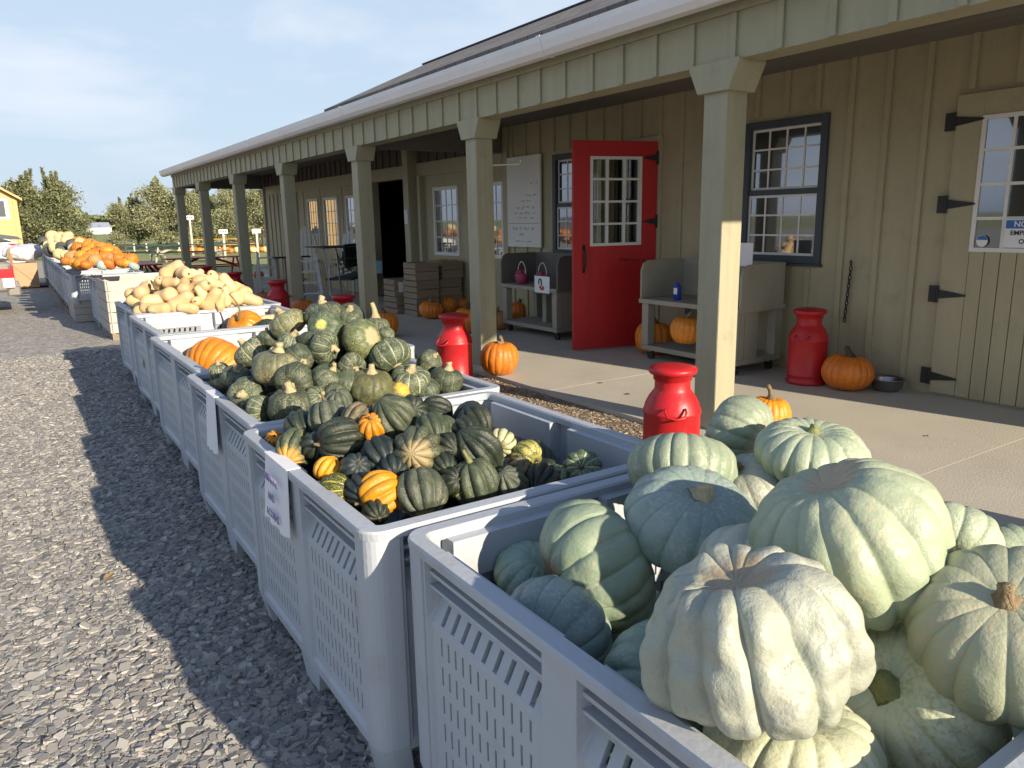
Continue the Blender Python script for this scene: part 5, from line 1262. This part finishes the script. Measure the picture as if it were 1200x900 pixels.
chair(5.75,14.75,-.8,'white chair back with a pale blue cushion cover against the windows', 1.30)
def ladder(x, y, rz, label):
    r = thing('step_ladder', (0,0,0), label, 'ladder', 'white folding ladder frames on the porch')
    for s in (-1,1): MB().bar((s*.20,-.20,0),(s*.14,.08,.86),.05,.022,(0,1,0)).build('rail', M['white'], r)
    for s in (-1,1): MB().bar((s*.18,.32,0),(s*.14,.10,.84),.035,.018,(0,1,0)).build('rear_leg', M['white'], r)
    for k in range(4):
        t = (k+.8)/4.4; z = .86*t; y_ = -.20+.28*t; MB().box(-.20+.05*t,y_-.03,z-.012,.20-.05*t,y_+.06,z+.012).build('step', M['white'], r)
    r.location = (x,y,.12); r.rotation_euler = (0,0,rz); return r
ladder(4.52,16.0,-.1,'white step ladder standing at the left among the far porch things')
ladder(4.70,13.9,-.25,'white step ladder half hidden by the fourth porch post')
r = thing('rolling_rack', (4.85,15.6,.12), 'brown wooden rack between the two white step ladders', 'rack')
for k in range(4):
    MB().box(4.6+k*.17,15.55,.12,4.63+k*.17,15.59,.86).build('upright', M['oldwood'], r)
MB().box(4.55,15.5,.86,5.3,15.66,.89).build('rail', M['black'], r); MB().box(4.58,15.5,.40,5.2,15.66,.43).build('rail', M['oldwood'], r)
r = thing('garden_glider', (5.45,13.6,.12), 'dark blue mesh garden bench with a thin metal frame and flat dark canopy', 'bench')
nv = mat('navy_mesh', (.03,.04,.075), (.04,.055,.06), 5, .6); fr_ = M['steel']
b = MB(); b.bar((4.95,13.1,.55),(6.0,14.05,.60),.5,.03); b.build('seat', nv, r)
b = MB(); b.bar((5.15,13.25,.95),(5.98,14.2,.95),.03,.42); b.build('backrest', nv, r)
MB().box(4.75,13.2,1.10,5.75,14.2,1.12).build('canopy', M['black'], r)
for p, q in (((4.82,13.1,.12),(4.78,13.3,1.10)),((4.95,12.95,.12),(5.0,13.25,1.10)),((5.95,13.9,.12),(5.75,14.1,1.10)),((5.75,13.8,.12),(5.70,13.3,1.10))): MB().tube([p,q], .014, 6).build('leg', fr_, r)
b = MB(); rs = random.Random(5)
for k in range(90):
    x = rs.uniform(5.0,5.7); y = 13.2+(x-5.0)*.9; z = .62+rs.uniform(0,.3); a = rs.uniform(0,PI); b.bar((x,y,z),(x+.2*math.cos(a),y+.05,z+.12*math.sin(a)),.035,.004)
tag(b.build('corn_stalks', mat('dry_leaves', (.10,.13,.04), (.2,.17,.07), 5, .8)), 'green and dry leaves heaped on the garden bench', 'leaves', kind='stuff')
o = MB().box(5.62,13.05,.62,5.78,13.1,.85).build('paper_sheet', mat('pale_blue_paper', (.35,.55,.75), rough=.7)); tag(o, 'pale blue sheet leaning on the garden bench', 'paper')

# ================================================================= FAR BACKGROUND
def table(x, y, L, m, label, rz=0, legm=None, group=None):
    r = thing('picnic_table', (0,0,0), label, 'picnic table', group)
    b = MB()
    for k in range(5): b.box(-L/2, -.38+k*.155, .72, L/2, -.24+k*.155, .76)
    b.build('tabletop', m, r)
    for s in (-1,1): MB().box(-L/2, s*.72-.14, .42, L/2, s*.72+.14, .46).build('bench', m, r)
    for s in (-1,1):
        X = s*(L/2-.35)
        for t in (-1,1): MB().bar((X,t*.72,0),(X,t*.18,.72),.09,.04,(1,0,0)).build('leg', legm or m, r)
        MB().bar((X+.05,-.80,.40),(X+.05,.80,.40),.04,.09).build('crossbar', legm or m, r)
        MB().bar((X,0,.44),(X*.25,0,.72),.04,.08).build('brace', legm or m, r)
    r.location = (x,y,0); r.rotation_euler = (0,0,rz); return r
table(4.6,36.5,2.8,M['greenpaint'],'green topped picnic table on the lawn, left of the last porch post', -.5, M['palewood'])
table(6.6,34.6,3.0,M['greenpaint'],'green topped picnic table on the lawn between the last two porch posts', -.45, M['palewood'])
table(3.0,21.6,2.2,M['red'],'red picnic table on the gravel left of the last porch posts', PI/2).scale = (.8,.8,.82)
table(5.0,23.9,2.6,M['red'],'red picnic table seen between the far porch posts', .05).scale = (.9,.8,.82)
table(10.6,46.0,3.2,M['yellowpaint'],'yellow picnic table near the pumpkin row at the orchard edge', -.5)
# pumpkins lined up on the lawn
rs = random.Random(9)
for k in range(46):
    t = k/45; x = 8.2+6.0*t+rs.uniform(-.25,.25); y = 45.5-2.6*t+rs.uniform(-.8,.8); D = rs.uniform(.32,.5)
    put_squash('pumpkin', ME_P[k%4], SK['orange_p' if k%5 else 'palep'], (x,y,D*.4), (0,0,1), D, 'orange pumpkin in the long row on the grass at the orchard edge' if k%5 else 'pale yellow pumpkin in the long row on the grass at the orchard edge', 'pumpkin', 'orange pumpkins lined up on the grass' if k%5 else 'pale pumpkins lined up on the grass', None, k)
def stake(x, y, h, label):
    r = thing('row_sign', (x,y,0), label, 'sign'); MB().box(x-.045,y-.02,0,x+.045,y+.02,h).build('stake', M['palewood'], r)
    b = MB(); b.bar((x-.20,y-.03,h-.02),(x+.20,y-.03,h-.02),.02,.19); b.build('sign_board', M['paper'], r)
    for k in range(3): MB().box(x-.14+.10*k,y-.045,h-.045,x-.07+.10*k,y-.041,h+.005).build('lettering', M['inkblk'], r)
stake(8.3,42.5,1.95,'tallest white sign on a yellow stake, behind the gap left of the second last post')
stake(8.8,37.8,1.25,'small white sign on a stake left of the third last porch post')
stake(9.9,36.2,1.25,'small white sign on a stake right of the third last porch post')
for k, (x,y) in enumerate([(5.5,50),(6.6,50.5),(7.2,50),(3.9,52),(9.0,50)]):
    o = MB().box(x-.04,y-.04,0,x+.04,y+.04,.55).build('fence_post', M['palewood']); tag(o, 'short pale wooden post standing in the grass before the orchard', 'post', 'pale posts before the orchard')

ORD = ['first','second','third','fourth','fifth','sixth','seventh','eighth','ninth','tenth','eleventh','twelfth','thirteenth','fourteenth','fifteenth','sixteenth','seventeenth','eighteenth','nineteenth','twentieth']
def ordn(i): return ORD[i] if i < 20 else (['twenty','thirty','forty'][(i+1)//10-2] + ('-'+ORD[(i+1)%10-1] if (i+1)%10 else '')).replace('twenty-','twenty ').replace('thirty-','thirty ')
Mi = M4.inverted()
def scr(o): c = Mi @ o.location; return (c.x/-c.z, c.y/-c.z)
rows_ = {}
for o in ALL_SQ:
    if o.get('group') == 'orange pumpkins lined up on the grass': rows_.setdefault(('orange pumpkin','in the long row on the grass'), []).append(o)
    if o.get('group') == 'pale pumpkins lined up on the grass': rows_.setdefault(('pale pumpkin','in the long row on the grass'), []).append(o)
for (a, b), L in rows_.items():
    for i, o in enumerate(sorted(L, key=lambda q: scr(q)[0])): o['label'] = '%s from the left among the %ss %s' % (ordn(i), a, b)
bands = ['top','upper','middle','lower','bottom']
for gname, what in (('small orange pumpkins heaped on the far bins','orange pumpkin'),('tan tinged pumpkins in the far heap','tan tinged pumpkin'),('blue grey squash on the far bins','blue grey squash'),('pale squash heaped on the farthest bins','pale cream squash'),('dark gourds on the farthest bins','dark gourd')):
    L = sorted([o for o in ALL_SQ if o.get('group') == gname], key=lambda q: -scr(q)[1]); nb = max(1, round(len(L)/5))
    for k in range(nb):
        B = sorted(L[k*len(L)//nb:(k+1)*len(L)//nb], key=lambda q: scr(q)[0])
        for i, o in enumerate(B): o['label'] = '%s of the far heap, %s layer from the top, %s from the left' % (what, ordn(k), ordn(i))

# trees
def leaf_mat(name, a, b, c):
    m = bpy.data.materials.new(name); m.use_nodes = True; t = m.node_tree; p = t.nodes['Principled BSDF']; p.inputs['Roughness'].default_value = .6
    gi = N(t,'ShaderNodeNewGeometry'); rp = N(t,'ShaderNodeValToRGB'); t.links.new(gi.outputs['Random Per Island'], rp.inputs[0])
    e = rp.color_ramp.elements; e[0].color = a+(1,); e[1].color = c+(1,); q = e.new(.55); q.color = b+(1,)
    t.links.new(rp.outputs[0], p.inputs['Base Color']); p.inputs['Specular IOR Level'].default_value = .3
    tr = N(t,'ShaderNodeBsdfTranslucent'); t.links.new(rp.outputs[0], tr.inputs[0]); mx = N(t,'ShaderNodeMixShader'); mx.inputs[0].default_value = .25
    t.links.new(p.outputs[0], mx.inputs[1]); t.links.new(tr.outputs[0], mx.inputs[2]); t.links.new(mx.outputs[0], t.nodes['Material Output'].inputs[0])
    return m
LEAF = [leaf_mat('orchard_leaf', (.16,.18,.085), (.29,.30,.16), (.46,.45,.28)), leaf_mat('orchard_leaf_dark', (.09,.11,.05), (.18,.20,.095), (.36,.36,.20))]
def tree_meshes(seed, H, R, nleaf, lsz):
    rs = np.random.RandomState(seed)
    tk = MB(); limbs = []
    tk.tube([(0,0,0),(.05,.02,H*.3),(0,.05,H*.6),(.03,0,H*.88)], [.11,.085,.05,.02], 8)
    for k in range(16):
        z = H*rs.uniform(.05,.92); a = rs.uniform(0,2*PI); L = R*rs.uniform(.6,1.05)*(1-.72*(z/H)**1.3); up = L*rs.uniform(.25,.7)
        e_ = (L*math.cos(a), L*math.sin(a), z+up); tk.tube([(0,0,z),(e_[0]*.5,e_[1]*.5,z+up*.35),e_], [.04,.025,.008], 5); limbs.append(((0,0,z),e_))
    for k in range(5):
        a = rs.uniform(0,2*PI); rr = R*rs.uniform(.05,.35); e_ = (rr*math.cos(a),rr*math.sin(a),H*rs.uniform(.95,1.12)); tk.tube([(e_[0]*.4,e_[1]*.4,H*.6),e_], [.025,.006], 4); limbs.append(((e_[0]*.4,e_[1]*.4,H*.6),e_))
    P = []
    while len(P) < nleaf:
        l = limbs[rs.randint(len(limbs))]; t = rs.uniform(.15,1.05)**.8
        c = np.array(l[0])*(1-t)+np.array(l[1])*t; s = .30*R*(1-.6*t*(l[1][2]/H > .9)) 
        s *= (.35 if l[1][2] > H*.93 and t > .6 else 1)
        P.append(c + rs.normal(0, s*.55, 3)*np.array([1,1,.8]))
    P = np.array(P); P[:,2] = np.abs(P[:,2]-.25)+.25
    n = len(P); d1 = rs.normal(size=(n,3)); d1 /= np.linalg.norm(d1,axis=1)[:,None]; d2 = rs.normal(size=(n,3)); d2 -= (d2*d1).sum(1)[:,None]*d1; d2 /= np.linalg.norm(d2,axis=1)[:,None]
    s = lsz*rs.uniform(.6,1.3,(n,1)); V = np.stack([P-d1*s, P+d2*s*.5, P+d1*s, P-d2*s*.5],1).reshape(-1,3)
    me = bpy.data.meshes.new('crown'); me.from_pydata(V.tolist(), [], np.arange(4*n).reshape(-1,4).tolist())
    o = tk.build('trunk', M['bark'], None); tm = o.data; bpy.data.objects.remove(o)
    return me, tm
TM = [tree_meshes(200+k, 4.6, 1.7, 11000, .07) for k in range(4)]
def tree(x, y, k, s, m, label, group='orchard trees behind the lawn', name='apple_tree', sx=1):
    r = thing(name, (x,y,0), label, 'tree', group, rnd.uniform(0,6)); r.scale = (s*sx,s*sx,s)
    for nm, me, mt in (('crown', TM[k][0], m), ('trunk', TM[k][1], M['bark'])):
        if not me.materials: me.materials.append(mt)
        o = bpy.data.objects.new(nm, me); C.objects.link(o); o.parent = r
        if me.materials[0] != mt: o.material_slots[0].link = 'OBJECT'; o.material_slots[0].material = mt
TL = [ (1.25,46,0,.86,1,1.15,'dense tree just right of the yellow shed with one tall shoot'),(2.65,47,1,.88,1,1.1,'second dense tree right of the yellow shed, a loose branch at its right'),(4.1,51,2,.46,1,1.3,'low bushy tree at the right foot of the dense pair'),
 (2.0,50,3,.72,1,1.1,'shorter tree between the dense pair, a little behind')]
for x,y,k,s,m,sx,l in TL: tree(x,y,k,s,LEAF[m],l,None,sx=sx)
names = ['first orchard tree right of the grassy gap','second orchard tree right of the gap, rather low','third orchard tree right of the gap, rising in a spire','orchard tree left of the last porch post','orchard tree right behind the last porch post','orchard tree between the last two porch posts',
 'orchard tree behind the second last porch post','tall orchard tree between the second and third last porch posts','orchard tree left of the third last porch post','sunny orchard tree behind the third last porch post','sunny orchard tree right of the third last porch post','orchard tree next to the corner of the market wall','orchard tree behind the far corner of the market']
for i, nm in enumerate(names):
    tree(6.8+i*.98, 56-i*.5+1.8*(i%2), i%4, [.66,.74,.92,.76,.80,.86,.80,.98,.84,.92,.88,.95,.90][i], LEAF[0 if i > 6 else (i%2)], nm, None, sx=1.1)
for i in range(9):
    tree(11+i*3.1, 66-i*1.2, (i+1)%4, .8, LEAF[0], 'pale orchard tree in the second row, glimpsed behind the first row', 'second row of orchard trees', sx=1.5)
# far wood, greenhouse
rs_ = np.random.RandomState(77); n = 16000; X = rs_.uniform(-60,260,n); Hh = 6+2.5*np.sin(X*.11)+1.5*np.sin(X*.37+1); Z = rs_.rand(n)**.7*Hh; Yy = 300+rs_.normal(0,3,n)
d1 = rs_.normal(size=(n,3)); d1 /= np.linalg.norm(d1,axis=1)[:,None]; d2 = rs_.normal(size=(n,3)); P = np.c_[X,Yy,Z]
V = np.stack([P-d1*1.1, P+d2*.7, P+d1*1.1, P-d2*.7],1).reshape(-1,3)
me = bpy.data.meshes.new('far_wood'); me.from_pydata(V.tolist(), [], np.arange(4*n).reshape(-1,4).tolist()); me.materials.append(LEAF[1]); o = bpy.data.objects.new('far_wood', me); C.objects.link(o)
tag(o, 'distant belt of woodland beyond the fields', 'woodland', kind='stuff')
r = thing('greenhouse', (22,190,0), 'long low white greenhouse far away in the gap between the trees', 'greenhouse')
MB().box(15.6,188,0,20.6,196,1.3).build('wall', M['white'], r); g_ = MB(); g_.prism([(188,1.3),(192,2.5),(196,1.3)], 'x', 15.6, 20.6); g_.build('roof', mat('greenhouse_film', (.35,.38,.45), rough=.5), r)

# yellow shed
r = thing('wooden_shed', (-.2,42.5,0), 'new yellow pine shed with a small white window, at the left edge of the photo', 'shed')
b = MB(); b.prism([(-2.9,0),(1.40,0),(1.40,2.85),(-.75,4.25),(-2.9,2.85)], 'y', 41, 44.5); b.build('wall', M['newwood'], r)
for s, (xa,za,xb,zb) in enumerate(((1.62,2.74,-.75,4.30),(-3.12,2.74,-.75,4.30))):
    b = MB(); b.prism([(xa,za),(xb,zb),(xb,zb+.10),(xa,za+.10)], 'y', 40.7, 44.8); b.build('roof', M['newwood'], r)
f = MB(); f.box(.12,40.95,1.95,1.08,40.999,2.85); f = f.build('window', M['white'], r)
for a in (.24,.66): MB().box(a,40.93,2.06,a+.28,40.949,2.74).build('pane', M['pane'], f)
MB().box(1.25,40.97,0,1.42,40.999,2.83).build('corner_board', M['newwood'], r); r.location.x -= .55
o = MB()
for z in (.6,.95): o.box(1.6,43.0,z,2.6,43.05,z+.14)
for x in (1.62,2.5): o.box(x,43.051,0,x+.1,43.12,1.12)
tag(o.build('board_fence', M['palewood']), 'short piece of grey board fence right of the yellow shed', 'fence')

# cardboard box with clear bag
r = thing('cardboard_box', (.48,24.1,0), 'brown cardboard box on the gravel behind the pickup, diagonal crease on its face', 'box')
MB().box(.20,23.7,.02,.74,24.4,.66).build('carton', M['cardboard'], r, bevel=.01)
MB().bar((.21,23.692,.60),(.70,23.692,.08),.008,.02,(0,1,0)).build('crease', mat('crease',(.25,.16,.09)), r)
MB().bar((.20,23.72,.66),(.10,23.5,.84),.012,.6).build('flap', M['cardboard'], r)
bg_ = squash_mesh('plastic_bag', 300, 7, .12, .75, .1, .5, 0, .16, 64, 30)
pm = mat('clear_plastic_bag', (.62,.64,.67), (.45,.45,.48), 6, .25, .9, 12); bg_.materials.append(pm)
o = bpy.data.objects.new('plastic_bag', bg_); C.objects.link(o); o.location = (.50,24.0,.92); o.scale = (.85,.7,.62); tag(o, 'crumpled translucent plastic bag lying on the cardboard box', 'bag')
o = MB().box(-.05,23.8,.004,1.1,25.2,.05).build('rubber_mat', M['rubber']); tag(o, 'dark flat tray on the ground under the cardboard box', 'tray')

# vehicles at the left edge (only the tails are in view)
def lathe_wheel(r, x, y, rad, wd, facing='y'):
    w_ = MB().tube([(x,y-wd/2,rad),(x,y+wd/2,rad)], rad, 28).build('wheel', M['rubber'], r)
    MB().tube([(x,y-wd/2-.012,rad),(x,y-wd/2-.002,rad)], rad*.6, 20).build('rim', M['steel'], w_)
def car(name, x, y, L, Wd, H, pm, label, tail, cat, pickup):
    """side towards the viewer; its tail ends at x, nose towards -x"""
    r = thing(name, (x-L/2,y,0), label, cat)
    y0, y1 = y-Wd/2, y+Wd/2
    if pickup: body = [(x-L,.45),(x-L+.05,.95),(x-L+1.3,1.08),(x-.06,1.08),(x,1.00),(x,.62),(x-.10,.45)]
    else: body = [(x-L,.35),(x-L+.05,.75),(x-L+1.1,.95),(x-.10,1.08),(x,.98),(x+.02,.60),(x-.08,.33)]
    b = MB(); b.prism(body, 'y', y0, y1); b.build('body', pm, r, bevel=.06)
    if pickup: cab = [(x-L+1.3,1.081),(x-L+1.9,1.72),(x-L+3.3,1.76),(x-L+3.55,1.081)]
    else: cab = [(x-L+1.1,.95),(x-L+1.8,1.42),(x-.75,1.47),(x-.12,1.081)]
    b = MB(); b.prism(cab, 'y', y0+.12, y1-.12); b.build('cabin', pm, r, bevel=.05)
    g_ = MB(); c2 = [(u+(.12 if u < x-L/2 else -.15), z+(.06 if z < 1.3 else -.08)) for u, z in cab]; g_.prism(c2, 'y', y0+.105, y1-.105); g_.build('side_window', M['pane'], r)
    for xx in (x-L+.85, x-1.05): 
        for yy in (y0+.09, y1-.09): lathe_wheel(r, xx, yy, .36, .22)
    return r, y0, y1
silver = mat('silver_brown_paint', (.26,.24,.22), rough=.3, metal=.5, coat=.5); wpaint = mat('white_car_paint', (.75,.74,.72), rough=.3, coat=.5)
lampr = mat('tail_lamp_red', (.55,.02,.03), rough=.2, coat=.5); lampw = mat('tail_lamp_clear', (.75,.70,.70), rough=.2, coat=.5)
r, y0, y1 = car('pickup_truck', .00, 17.75, 5.3, 1.9, 1.7, silver, 'silver brown pickup truck, only its tail and lamp inside the left edge', None, 'pickup', True)
for yy in (y0, y1):
    s = -1 if yy == y0 else 1
    MB().box(-.20,yy+s*.012-.01,.74,.012,yy+s*.012+.01,.92).build('tail_lamp', lampr, r, bevel=.01); MB().box(-.17,yy+s*.012-.01,.54,.014,yy+s*.012+.01,.735).build('tail_lamp', lampw, r, bevel=.01)
    MB().box(.001,yy-s*.14-.07,.60,.02,yy-s*.14+.07,.98).build('tail_lamp', lampr, r)
MB().box(-.12,y0+.05,.36,.10,y1-.05,.56).build('bumper', silver, r, bevel=.03)
MB().box(-3.9,y0+.02,1.082,-.02,y0+.09,1.12).build('bed_rail', M['black'], r)
r.location.x += .12; r.scale = (1,1,.9)
r, y0, y1 = car('white_car', .62, 29.5, 4.6, 1.8, 1.45, wpaint, 'white car with a red tail lamp and dark rear spoiler, parked beyond the pickup', None, 'car', False)
MB().prism([(.20,1.10),(.55,.86),(.66,.90),(.55,1.08)], 'y', y0-.012, y0+.02).build('tail_lamp', lampr, r)
MB().prism([(-1.2,1.44),(.30,1.22),(.62,1.20),(.50,1.29),(-.9,1.53)], 'y', y0+.10, y1-.10).build('spoiler', M['bluegrey'], r)
MB()


# stray leaves and a few twigs on the slab and the drive
rs = random.Random(21)
lm = [mat('fallen_leaf_brown', (.20,.11,.05), (.12,.07,.035), 20, .8), mat('fallen_leaf_tan', (.38,.27,.12), (.26,.17,.07), 20, .8)]
for zone, (x0,x1,y0,y1,z,n,place) in enumerate(((3.8,5.9,1.4,6.0,.122,5,'porch slab'),(-1.0,.55,2.2,9.0,.022,6,'gravel drive'))):
    for k in range(n):
        x, y = rs.uniform(x0,x1), rs.uniform(y0,y1); L = rs.uniform(.018,.038); a = rs.uniform(0,2*PI); b = MB()
        P = [(0,-1,.0),(.45,-.4,.12),(.5,.25,.2),(0,1,.05),(-.5,.25,.22),(-.45,-.4,.1),(0,0,0)]
        V_ = [(x+L*(u*math.cos(a)-v*math.sin(a)), y+L*(u*math.sin(a)+v*math.cos(a)), z+.001+w_*L+dz) for dz in (0,.0008) for u,v,w_ in P]
        F_ = [(i,(i+1)%6,6) for i in range(6)] + [(7+(i+1)%6,7+i,13) for i in range(6)] + [(i,i+7,(i+1)%6+7,(i+1)%6) for i in range(6)]
        b.add(V_, F_); o = b.build('fallen_leaf', lm[k%2]); tag(o, 'small dry leaf lying on the '+place, 'leaf', 'dry leaves on the '+place)
